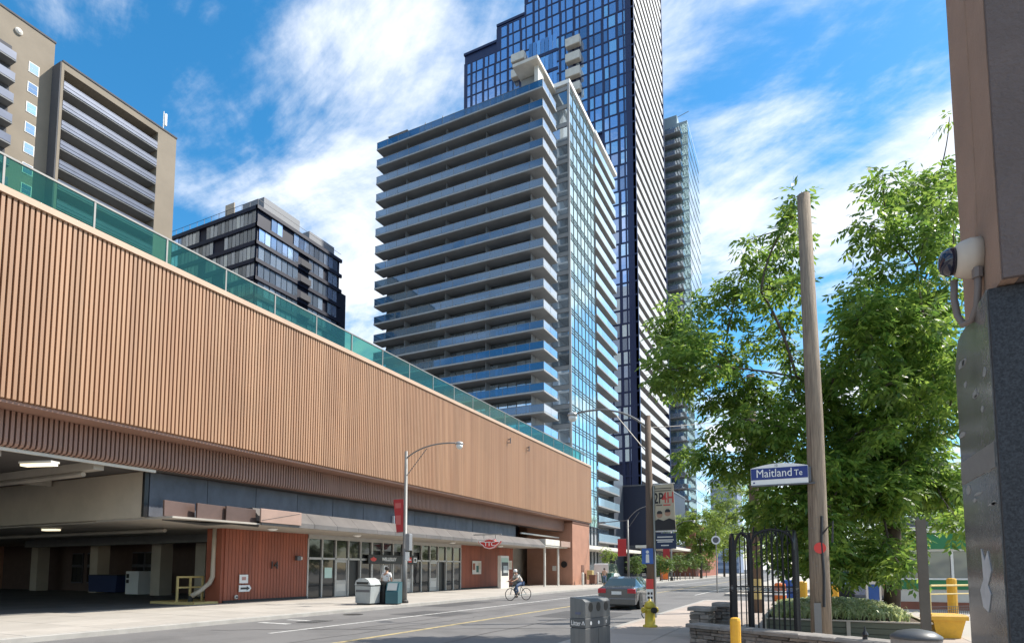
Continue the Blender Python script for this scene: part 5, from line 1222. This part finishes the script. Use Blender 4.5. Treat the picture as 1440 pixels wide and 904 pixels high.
# ================================================================== VEHICLES
def wheel(t, x, y, r, side):
    w = obj('wheel', MB().lathe([(r*0.66,-0.10),(r,-0.09),(r,0.09),(r*0.66,0.10)], n=18, axis='x'), K['tyre'], t, loc=(x,y,r))
    obj('rim', MB().lathe([(r*0.65,0.04),(r*0.60,0.085),(r*0.2,0.075),(r*0.1,0.10)], n=12, axis='x'), K['rim'], w).scale = (side,1,1)
def car(name, lab, cat, loc, rz, paint, st_, roofw=0.62, wr=0.33, wy=(0.85,3.65), L=4.65):
    """st_: stations (y, belt half width, belt z, roof z or None) from the rear bumper forward; x across"""
    t = thing(name, lab, cat, loc, rz)
    bm_ = MB(); gl = MB(); rings = []
    for (y, w, zb, zr, wr_) in st_:
        rings.append([(-w*0.93,y,0.22),(-w,y,0.42),(-w,y,zb-0.12),(-w*0.95,y,zb),(-wr_,y,zr),(wr_,y,zr),(w*0.95,y,zb),(w,y,zb-0.12),(w,y,0.42),(w*0.93,y,0.22)])
    n = len(rings[0])
    vs = [p for r in rings for p in r]
    bf, gf = [], []
    for i in range(len(rings)-1):
        for k in range(n):
            k2 = (k+1) % n; f = (i*n+k, i*n+k2, (i+1)*n+k2, (i+1)*n+k)
            a, b = st_[i], st_[i+1]
            high = (a[3]-a[2] > 0.12) and (b[3]-b[2] > 0.12)
            rise = abs((a[3]-a[2]) - (b[3]-b[2])) > 0.3
            if (k in (3,5) and (high or rise)) or (k == 4 and rise): gf.append(f)
            else: bf.append(f)
    bf.append(tuple(range(n))); bf.append(tuple((len(rings)-1)*n+k for k in range(n)))
    o = obj('body', MB().add(vs, bf), paint, t); md = o.modifiers.new('bev', 'BEVEL'); md.width = 0.035; md.segments = 2; md.limit_method = 'ANGLE'; md.angle_limit = R(25)
    for side_k in (3, 4, 5):
        fs_k = [f for f in gf if f[0] % n == side_k]
        if not fs_k: continue
        runs = [[fs_k[0]]]
        for f in fs_k[1:]:
            if f[0] - runs[-1][-1][0] == n: runs[-1].append(f)
            else: runs.append([f])
        for run in runs:
            ids = sorted({q for f in run for q in f}); mp_ = {q: i for i, q in enumerate(ids)}
            obj('windscreen' if side_k == 4 else 'side_glass', MB().add([(vs[q][0]*1.001, vs[q][1], vs[q][2]+0.001) for q in ids], [tuple(mp_[q] for q in f) for f in run]), K['carg'], t)
    W = max(s[1] for s in st_)
    for x, s_ in ((-W+0.09,-1),(W-0.09,1)):
        for y in wy:
            wheel(t, x, y, wr, s_); obj('wheel_arch', MB().lathe([(wr*1.17,-0.004),(wr*1.17,0.004)], n=18, axis='x'), K['blackp'], t, loc=(s_*(W+0.003),y,wr+0.02))
    for s_ in (-1,1):
        obj('tail_light', MB().bbox(-0.17,0.17,-0.02,0.05,0,0.19,0.02), K['tail'], t, loc=(s_*(W-0.24),-0.02,0.72))
        obj('door_mirror', MB().bbox(-0.1,0.1,-0.06,0.06,-0.07,0.07,0.02), paint, t, loc=(s_*(W+0.08),L*0.62,0.98))
        obj('door_seam', MB().box(-0.002,0.002,-0.006,0.006,0.3,0.86), K['black'], t, loc=(s_*(W+0.0015),L*0.42,0)); obj('door_handle', MB().box(-0.01,0.01,-0.09,0.09,-0.015,0.015), paint, t, loc=(s_*(W+0.012),L*0.36,0.80))
    obj('bumper', MB().bbox(-W*0.94,W*0.94,-0.09,0.1,0.24,0.50,0.03), paint, t); obj('number_plate', MB().box(-0.22,0.22,-0.035,-0.025,0.66,0.80), K['signw'], t)
    obj('underside', MB().box(-W*0.8,W*0.8,0.2,L-0.2,0.16,0.215), K['black'], t)
    return t
sedan = [(0.0,0.80,0.88,0.93,0.66),(0.12,0.86,0.93,0.99,0.68),(0.62,0.88,0.95,1.02,0.70),(1.15,0.89,0.95,1.34,0.60),(1.6,0.89,0.94,1.42,0.60),(2.35,0.89,0.93,1.42,0.61),(2.75,0.89,0.92,1.34,0.62),(3.35,0.88,0.88,0.95,0.70),(4.2,0.85,0.78,0.84,0.62),(4.6,0.76,0.66,0.70,0.5)]
car('sedan_car', 'grey sedan driving away on the road past the litter bin', 'car', (-7.5,25.6,0), R(3), K['carp'], sedan)
suv = [(0.0,0.84,1.0,1.06,0.70),(0.10,0.90,1.05,1.45,0.68),(0.45,0.92,1.06,1.62,0.68),(1.6,0.93,1.05,1.70,0.68),(2.5,0.93,1.04,1.66,0.68),(3.15,0.92,1.02,1.1,0.74),(4.2,0.90,0.95,1.0,0.68),(4.6,0.82,0.8,0.84,0.6)]
car('parked_car', 'silver car parked beyond the planter under the leaves', 'car', (0.9,37.4,0), R(-90), K['suvp'], suv, wr=0.36)
van = [(0.0,0.92,1.1,2.15,0.84),(0.08,0.95,1.15,2.25,0.86),(2.0,0.96,1.15,2.28,0.86),(3.4,0.96,1.12,2.2,0.84),(4.0,0.95,1.1,1.16,0.8),(4.7,0.9,0.95,1.0,0.7)]
car('delivery_van', 'white van parked past the end of the station', 'van', (-21.4,67.0,SW), R(0), K['vanp'], van, wr=0.36)
t = thing('green_cart', 'dark green wheeled waste cart by the white van', 'cart', (-19.9,64.5,SW)); obj('body', MB().add([(-0.5,-0.4,0.15),(0.5,-0.4,0.15),(0.5,0.4,0.15),(-0.5,0.4,0.15),(-0.62,-0.5,1.1),(0.62,-0.5,1.1),(0.62,0.5,1.1),(-0.62,0.5,1.1)], [(0,3,2,1),(4,5,6,7),(0,1,5,4),(1,2,6,5),(2,3,7,6),(3,0,4,7)]), K['teal2'], t); obj('lid', MB().bbox(-0.66,0.66,-0.54,0.54,1.102,1.2,0.03), K['teal2'], t)
for x in (-0.35,0.35): obj('wheel', MB().lathe([(0.12,-0.04),(0.12,0.04)], n=10, axis='x'), K['tyre'], t, loc=(x,-0.2,0.12))

# ================================================================== PEOPLE
def skin_obj(name, pts, edges, m, parent, sub=1):
    me = bpy.data.meshes.new(name); me.from_pydata([p[:3] for p in pts], edges, []); me.materials.append(m)
    o = bpy.data.objects.new(name, me); C.objects.link(o); o.parent = parent
    md = o.modifiers.new('skin', 'SKIN'); md.use_smooth_shade = True
    sv = me.skin_vertices[0].data
    for i, p in enumerate(pts):
        r = p[3]; sv[i].radius = (r, r) if not isinstance(r, tuple) else r
        sv[i].use_root = (i == 0)
    s = o.modifiers.new('sub', 'SUBSURF'); s.levels = sub; s.render_levels = sub
    return o
def person(lab, loc, rz, J, shirt, trous, hairm, skin=None, helmet=None):
    """J: joint -> (x, y, z); the body is one skin mesh, clothing lies over it"""
    t = thing('person', lab, 'person', loc, rz); skin = skin or K['skin']
    names = ['pelvis','waist','chest','neck','head_low','head','sh_l','el_l','wr_l','ha_l','sh_r','el_r','wr_r','ha_r','hip_l','kn_l','an_l','to_l','hip_r','kn_r','an_r','to_r']
    rad = dict(pelvis=(.15,.11),waist=(.125,.10),chest=(.16,.11),neck=.055,head_low=.075,head=.095,sh_l=.055,el_l=.04,wr_l=.03,ha_l=.035,sh_r=.055,el_r=.04,wr_r=.03,ha_r=.035,hip_l=.085,kn_l=.058,an_l=.042,to_l=.04,hip_r=.085,kn_r=.058,an_r=.042,to_r=.04)
    E_ = [('pelvis','waist'),('waist','chest'),('chest','neck'),('neck','head_low'),('head_low','head'),('chest','sh_l'),('sh_l','el_l'),('el_l','wr_l'),('wr_l','ha_l'),('chest','sh_r'),('sh_r','el_r'),('el_r','wr_r'),('wr_r','ha_r'),('pelvis','hip_l'),('hip_l','kn_l'),('kn_l','an_l'),('an_l','to_l'),('pelvis','hip_r'),('hip_r','kn_r'),('kn_r','an_r'),('an_r','to_r')]
    ix = {n: i for i, n in enumerate(names)}
    skin_obj('body', [(*J[n], rad[n]) for n in names], [(ix[a], ix[b]) for a, b in E_], skin, t)
    def lerp(a, b, f): return tuple(J[a][i]*(1-f)+J[b][i]*f for i in range(3))
    pts = [(*J['pelvis'],(.17,.13)),(*J['waist'],(.145,.12)),(*J['chest'],(.185,.135)),(*lerp('chest','neck',.7),(.07,.07)),(*J['sh_l'],.075),(*lerp('sh_l','el_l',.8),.062),(*J['sh_r'],.075),(*lerp('sh_r','el_r',.8),.062)]
    skin_obj('shirt', pts, [(0,1),(1,2),(2,3),(2,4),(4,5),(2,6),(6,7)], shirt, t)
    pv = (J['pelvis'][0], J['pelvis'][1], J['pelvis'][2]-0.03)
    pts = [(*pv,(.165,.125)),(*J['hip_l'],.105),(*J['kn_l'],.076),(*lerp('kn_l','an_l',.9),.062),(*J['hip_r'],.105),(*J['kn_r'],.076),(*lerp('kn_r','an_r',.9),.062)]
    skin_obj('trousers', pts, [(0,1),(1,2),(2,3),(0,4),(4,5),(5,6)], trous, t)
    hx, hy, hz = J['head']; dirv = (Vector(J['to_l'])-Vector(J['an_l'])); 
    obj('hair', MB().lathe([(0.03,0.125),(0.085,0.10),(0.112,0.04),(0.108,-0.02),(0.095,-0.05)], (hx,hy-0.012,hz), 14), hairm, t, smooth=True)
    for s_ in ('l','r'):
        a, b = Vector(J['an_'+s_]), Vector(J['to_'+s_])
        obj('shoe', MB().tube([a+(a-b)*0.35-Vector((0,0,0.03)), a-Vector((0,0,0.03)), b, b+(b-a)*0.3], [0.04,0.055,0.05,0.025], 8), K['shoe'], t, smooth=True)
        w, hd = Vector(J['wr_'+s_]), Vector(J['ha_'+s_]); d = (hd-w).normalized(); side = d.cross(Vector((0,1,0.2))).normalized()
        fm = MB()
        for k, ln_ in enumerate((0.075,0.085,0.08,0.065)):
            q = hd+side*(0.03-0.02*k); fm.tube([q-d*0.02, q+d*ln_*0.6, q+d*ln_+Vector((0,0.015,-0.005))], [0.010,0.009,0.006], 5)
        fm.tube([hd-d*0.03+side*0.03, hd+side*0.06+d*0.03], [0.011,0.008], 5); obj('fingers', fm, skin, t)
    obj('nose', MB().lathe([(0.016,0.085),(0.014,0.10),(0.004,0.115)], n=6, axis='y', c=(hx,hy,hz-0.02)), skin, t)
    for s_ in (-1,1): obj('ear', MB().lathe([(0.02,0.0),(0.024,0.012),(0.01,0.02)], n=8, axis='x', c=(hx+s_*0.085-(0.01 if s_<0 else 0.01),hy,hz-0.02)), skin, t)
    return t
stand = dict(pelvis=(0,0,.92),waist=(0,.01,1.10),chest=(0,.02,1.32),neck=(0,.03,1.46),head_low=(0,.05,1.53),head=(0,.06,1.62),
             sh_l=(-.19,.01,1.39),el_l=(-.25,-.01,1.12),wr_l=(-.22,.12,.90),ha_l=(-.21,.16,.84),sh_r=(.19,.01,1.39),el_r=(.25,.0,1.12),wr_r=(.20,.18,1.0),ha_r=(.17,.24,.99),
             hip_l=(-.10,0,.86),kn_l=(-.11,.03,.49),an_l=(-.12,-.02,.09),to_l=(-.13,.12,.045),hip_r=(.10,0,.86),kn_r=(.11,.03,.49),an_r=(.12,0,.09),to_r=(.13,.14,.045))
person('person in white shirt and dark trousers standing behind the pale bin', (-18.45,23.7,SW), R(15), stand, K['shirt'], K['trous'], K['hair'])
walk = dict(stand); walk.update(kn_l=(-.10,.22,.52),an_l=(-.11,.30,.10),to_l=(-.12,.44,.06),kn_r=(.10,-.05,.48),an_r=(.10,-.32,.14),to_r=(.10,-.22,.05),wr_l=(-.24,-.16,.92),ha_l=(-.24,-.21,.86),wr_r=(.24,.26,.98),ha_r=(.22,.33,.96))
person('person in tan top walking on the far sidewalk by the condominium', (-19.3,61.5,SW), R(200), walk, K['tan_top'], K['jeans'], K['hair'])
ride = dict(pelvis=(0,-.18,1.0),waist=(0,-.10,1.16),chest=(0,.08,1.36),neck=(0,.17,1.48),head_low=(0,.21,1.55),head=(0,.24,1.64),
            sh_l=(-.18,.12,1.40),el_l=(-.26,.28,1.20),wr_l=(-.25,.50,1.10),ha_l=(-.25,.56,1.08),sh_r=(.18,.12,1.40),el_r=(.26,.28,1.20),wr_r=(.25,.50,1.10),ha_r=(.25,.56,1.08),
            hip_l=(-.10,-.14,.96),kn_l=(-.13,.26,.82),an_l=(-.13,.10,.42),to_l=(-.13,.24,.38),hip_r=(.10,-.14,.95),kn_r=(.13,.20,.62),an_r=(.13,.02,.24),to_r=(.13,.16,.20))
CY, CRZ = (-14.7,30.8,0.0), R(150)
cyc = person('cyclist in white helmet and pale top riding on the far lane', CY, CRZ, ride, K['offwhite'], K['jeans'], K['white'])
bk = thing('bicycle', 'dark bicycle under the cyclist on the far lane', 'bicycle', CY, CRZ)
for y in (-0.52, 0.56):
    w = obj('wheel', MB().tube([(0,0.33*math.cos(6.2832*i/20),0.33*math.sin(6.2832*i/20)) for i in range(21)], 0.022, 6, cap=False), K['tyre'], bk, loc=(0,y,0.352))
    sp = MB()
    for i in range(8): sp.tube([(0,0,0),(0,0.31*math.cos(0.7854*i),0.31*math.sin(0.7854*i))], 0.004, 4)
    obj('spokes', sp, K['steel'], w, kind='stuff')
obj('frame', MB().tube([(0,-0.52,0.35),(0,-0.05,0.30),(0,0.40,0.78),(0,-0.18,0.82),(0,-0.05,0.30)], 0.02, 6).tube([(0,-0.52,0.35),(0,-0.17,0.78)], 0.014, 5), K['teal'], bk)
obj('fork', MB().tube([(0,0.40,0.92),(0,0.45,0.72),(0,0.56,0.35)], 0.018, 6), K['alud'], bk); obj('handlebar', MB().tube([(-0.28,0.54,1.05),(-0.1,0.48,1.04),(0,0.42,0.98),(0.1,0.48,1.04),(0.28,0.54,1.05)], 0.014, 6), K['alud'], bk)
obj('saddle', MB().prism([(-0.08,-0.12),(0.08,-0.12),(0.03,0.14),(-0.03,0.14)], (0,-0.2,0.86), (1,0,0), (0,1,0), (0,0,1), 0.05), K['black'], bk); obj('seat_post', MB().tube([(0,-0.18,0.82),(0,-0.2,0.88)], 0.015, 6), K['alud'], bk)
obj('crank', MB().tube([(-0.1,-0.05,0.30),(0.1,-0.05,0.30)], 0.02, 6).tube([(-0.11,-0.05,0.30),(-0.12,0.09,0.37)], 0.012, 5).tube([(0.11,-0.05,0.30),(0.12,0.0,0.16)], 0.012, 5), K['steel'], bk)

# ================================================================== TREES
def compound_leaves(P, rach=0.30, nl=7, ll=0.14, lw=0.026, droop=0.35, out=None):
    """numpy pinnate leaves at points P: returns verts, faces"""
    n = len(P)
    d = rng.normal(size=(n,3)); d[:,2] = d[:,2]*0.35 - droop
    if out is not None: d += out*0.7
    d /= np.linalg.norm(d, axis=1, keepdims=True)
    upv = np.tile(np.array([0,0,1.0]), (n,1)) + rng.normal(scale=0.35, size=(n,3))
    side = np.cross(d, upv); side /= np.linalg.norm(side, axis=1, keepdims=True)+1e-9
    nrm = np.cross(side, d)
    V = []
    for i in range(nl):
        s_ = 0.25+0.75*i/(nl-1); sg_ = 0 if i == nl-1 else (1 if i % 2 else -1)
        base = P + d*(rach*s_) - np.array([0,0,1])*(0.12*rach*s_*s_)
        ld = d*(0.55 if sg_ else 1.0) + side*(0.85*sg_) - np.array([0,0,0.30]) + rng.normal(scale=0.16, size=(n,3))
        ld /= np.linalg.norm(ld, axis=1, keepdims=True)
        pp = np.cross(ld, nrm + rng.normal(scale=0.3, size=(n,3))); pp /= np.linalg.norm(pp, axis=1, keepdims=True)+1e-9
        L_ = (ll*rng.uniform(0.75,1.2,size=(n,1)))
        V.append(np.stack([base, base+ld*L_*0.45+pp*lw-nrm*0.008, base+ld*L_-nrm*0.02, base+ld*L_*0.45-pp*lw-nrm*0.008], axis=1))
    V = np.concatenate(V, axis=0).reshape(-1,3)
    return V
def leaf_mesh(name, V, m):
    nq = len(V)//4; me = bpy.data.meshes.new(name)
    me.vertices.add(len(V)); me.vertices.foreach_set('co', V.astype(np.float32).ravel())
    me.loops.add(nq*4); me.loops.foreach_set('vertex_index', np.arange(nq*4, dtype=np.int32))
    me.polygons.add(nq); me.polygons.foreach_set('loop_start', np.arange(0, nq*4, 4, dtype=np.int32))
    me.materials.append(m); me.update(calc_edges=True); me.validate(); return me
def tree(name, lab, base, clusters, trunk_top, r0, leaf, per=60, rach=0.30, ll=0.14, lw=0.026, nl=7, grp=None, limb_r=0.05):
    """clusters: (centre, radius, density factor); limbs run from the trunk to every cluster"""
    t = thing(name, lab, 'tree', base, group=grp); b = Vector(base)
    tt_ = Vector(trunk_top)-b
    tr = MB(); pts = [Vector((0,0,-0.1)), tt_*0.3+Vector((0.05,0.03,0)), tt_*0.65+Vector((-0.04,0.05,0)), tt_]
    tr.tube(pts, [r0*1.25, r0, r0*0.8, r0*0.55], 10)
    obj('trunk', tr, K['bark'], t, smooth=True)
    Ps = []; Os = []; lm = MB()
    # limbs grow as a tree: every cluster hangs on the nearest cluster that is closer to the trunk
    nodes = [(tt_*f_, None, (tt_*f_).length*0.25) for f_ in (0.6, 0.8, 1.0)]; par_ = {}
    order = sorted(range(len(clusters)), key=lambda i: (Vector(clusters[i][0])-b-tt_).length)
    for i in order:
        c = Vector(clusters[i][0])-b
        best = min(range(len(nodes)), key=lambda j: (nodes[j][0]-c).length + 0.45*nodes[j][2])
        par_[i] = best; nodes.append((c, i, nodes[best][2]+(nodes[best][0]-c).length))
    nid = {nd[1]: j for j, nd in enumerate(nodes) if nd[1] is not None}
    load = [1.0]*len(nodes)
    for i in reversed(order): load[par_[i]] += load[nid[i]]
    for i in order:
        c, r, f = Vector(clusters[i][0])-b, clusters[i][1], clusters[i][2]
        s0 = nodes[par_[i]][0]; ln_ = (c-s0).length
        mid = (s0+c)/2 + Vector((random.uniform(-.12,.12)*ln_, random.uniform(-.12,.12)*ln_, 0.10*ln_))
        path = arc(s0, mid, c, 6)
        ra, rb = min(r0*0.5, 0.011*load[nid[i]]**0.5+0.006), min(r0*0.4, 0.010*max(load[nid[i]]-1,0.2)**0.5+0.004)
        lm.tube(path, [ra+(rb-ra)*k/6 for k in range(7)], 6)
        n = max(4, int(per*f*(r/0.6)**1.6))
        q = rng.normal(size=(n,3)); q /= np.linalg.norm(q, axis=1, keepdims=True); q *= (rng.uniform(0,1,size=(n,1))**0.45)
        q *= np.array([r, r, r*0.8]); Ps.append(q+np.array(c)); Os.append(q/r)
        for k in range(max(2, int(r*6))):
            e = c + Vector(q[rng.integers(n)]); st0 = path[random.choice([4,5,6])]
            lm.tube([st0, (st0+e)/2+Vector((0,0,0.05*r)), e], [0.010,0.007,0.003], 4, cap=False)
    obj('limbs', lm, K['bark'], t)
    P = np.concatenate(Ps); O = np.concatenate(Os)
    me = leaf_mesh('foliage', compound_leaves(P, rach, nl, ll, lw, out=O), leaf)
    obj('foliage', me, None, t, kind='stuff')
    return t
D0 = 15.6
def cl(u, v, rpx, dd=0.0, f=1.0):
    dep = D0+dd; return (at_depth(u,v,dep), rpx*dep/FPX*1.02, f)
left = [(955,445,34),(985,470,30),(1003,418,22),(1040,395,26),(1054,358,16),(1052,338,9),(1108,350,26),(1095,395,22),(1075,380,14),(1118,300,14),(1118,275,12),(945,500,34),(928,525,20),(955,535,30),(985,515,34),(1020,505,30),(1050,540,30),(1000,560,22),(1080,560,26),(1040,590,22),(1100,600,36),(1075,630,30),(1110,650,30),(1035,645,26),(1000,640,24),(972,640,20),(1110,500,16),(1100,700,34),(1125,745,36),(1095,770,30),(1150,690,30),(1085,675,22),(1112,440,14),(1085,445,12),(940,470,20),(1060,600,28),(1015,600,22),(1085,595,30),(1120,560,24),(1130,620,30),(1060,660,24),(1020,665,18),(1090,720,32),(1120,785,28),(1140,720,30),(1150,780,30),(1070,720,20),(1160,640,28),(965,480,24),(1035,560,24),(1100,325,18),(1070,410,20),(1115,400,18),(1105,470,18),(1065,480,18),(1120,530,20),(1030,440,18)]
cls = [cl(u,v,r,random.uniform(-1.8,1.8), 0.9) for u,v,r in left]
tree('ash_tree', 'leafy tree with airy branches behind the wooden pole and street sign', (0.35,17.6,SW+0.35), cls, at_depth(1152,560,15.8), 0.13, LEAF, per=96, rach=0.34, ll=0.185, lw=0.038)
right = [(1240,255,24),(1262,270,22),(1222,318,28),(1245,330,26),(1298,280,38),(1320,250,26),(1325,330,34),(1300,330,28),(1290,375,26),(1240,378,24),(1205,408,24),(1335,285,26),(1335,400,30),(1210,450,26),(1232,425,22),(1335,165,9)]
cls = [cl(u,v,r,random.uniform(-1.5,1.5)-1.0, 0.9) for u,v,r in right]
for i in range(112):
    while True:
        u, v = random.uniform(1150,1350), random.uniform(425,800)
        if u < 1200 and v < 500: continue
        if v < 740 or u < 1300: break
    if v > 765 and u > 1275: continue
    cls.append(cl(u, v, random.uniform(24,36), random.uniform(-2.6,2.2), 0.85))
tree('shade_tree', 'dense green shade tree filling the right side above the planter', (2.0,19.4,SW+0.35), cls, at_depth(1258,520,16.2), 0.17, LEAF, per=86, rach=0.34, ll=0.185, lw=0.038)
# brighter trees across the side street
for base, r, h_, lab in (((-5.2,64,SW),4.2,11.5,'bright green street tree left of the street name sign'), ((-1.6,56,SW),3.8,10.5,'bright green tree behind the iron gate'), ((2.0,52,SW),3.0,8.0,'green tree far behind the wooden pole'), ((7.5,50,SW),3.4,9.0,'green tree beyond the parked silver car'), ((13,47,SW),3.4,9.0,'green tree behind the parking booth')):
    cs_ = []
    for i in range(34):
        q = rng.normal(size=3); q /= np.linalg.norm(q); q *= rng.uniform(0.3,1)**0.5
        cs_.append((Vector((base[0]+q[0]*r, base[1]+q[1]*r, h_*0.62+q[2]*h_*0.36)), random.uniform(0.6,0.95), 1.0))
    tree('street_tree', lab, base, cs_, (base[0],base[1],h_*0.6), 0.14, LEAF2, per=34, rach=0.42, ll=0.22, lw=0.05, grp='bright green trees across the side street')
for x, y, r_, h_, lab in ((-17.2,112,4.2,14.5,'tall bright green tree on the far sidewalk past the navy podium'), (-16.8,142,4.6,16.5,'tallest bright green tree at the far end of the street')):
    cs_ = []
    for i in range(40):
        q = rng.normal(size=3); q /= np.linalg.norm(q); q *= rng.uniform(0.3,1)**0.5
        cs_.append((Vector((x+q[0]*r_, y+q[1]*r_, h_*0.6+q[2]*h_*0.38)), random.uniform(0.9,1.4), 1.0))
    tree('street_tree', lab, (x,y,SW), cs_, (x,y,h_*0.55), 0.2, LEAF2, per=26, rach=0.6, ll=0.38, lw=0.10, nl=5, grp='bright green trees at the end of the street')
# slim young trees along the far sidewalk
for i, (x, y, h_, r, lab) in enumerate(((-22.0,72,4.6,0.75,'columnar young tree at the foot of the condominium'), (-18.6,72.5,3.9,1.0,'small young tree just right of the twin-armed street lamp'), (-18.4,84,4.2,1.5,'young tree between the two far street lamps'), (-18.2,95,4.6,1.9,'leafy young tree right of the farthest street lamp'), (-18,108,5.2,2.2,'broad young tree below the navy podium'), (-17.8,122,5.4,2.4,'farthest leafy tree on the far sidewalk'))):
    cs_ = []
    for k in range(12 if i == 0 else 18):
        q = rng.normal(size=3); q /= np.linalg.norm(q)
        cs_.append((Vector((x+q[0]*r*0.8, y+q[1]*r*0.8, h_*0.62+q[2]*h_*(0.34 if i == 0 else 0.22))), 0.5 if i < 2 else 0.75, 1.0))
    tree('young_tree', lab, (x,y,SW), cs_, (x,y,h_*0.5), 0.07, LEAF3 if i else LEAF2, per=22, rach=0.4, ll=0.22, lw=0.06, nl=5, grp='young trees on the far sidewalk')
# bollard row and planters along the far kerb
for i in range(9):
    t = thing('kerb_bollard', 'thin dark bollard, number %s from the near end of the row along the far kerb' % ['one','two','three','four','five','six','seven','eight','nine'][i], 'bollard', (-17.4,68+4.2*i,SW), group='thin bollards along the far kerb')
    obj('shaft', MB().lathe([(0.06,0),(0.06,0.95)], n=8), K['alud'], t); obj('cap', MB().lathe([(0.065,0.951),(0.04,1.02)], n=8), K['steel'], t)
t = thing('red_panel_sign', 'red free-standing sign panel under the young trees', 'sign', (-19.5,92,SW)); obj('panel', MB().bbox(-0.6,0.6,-0.15,0.15,0.1,3.0,0.03), K['orange'], t); obj('foot', MB().box(-0.5,0.5,-0.2,0.2,0,0.099), K['alud'], t)
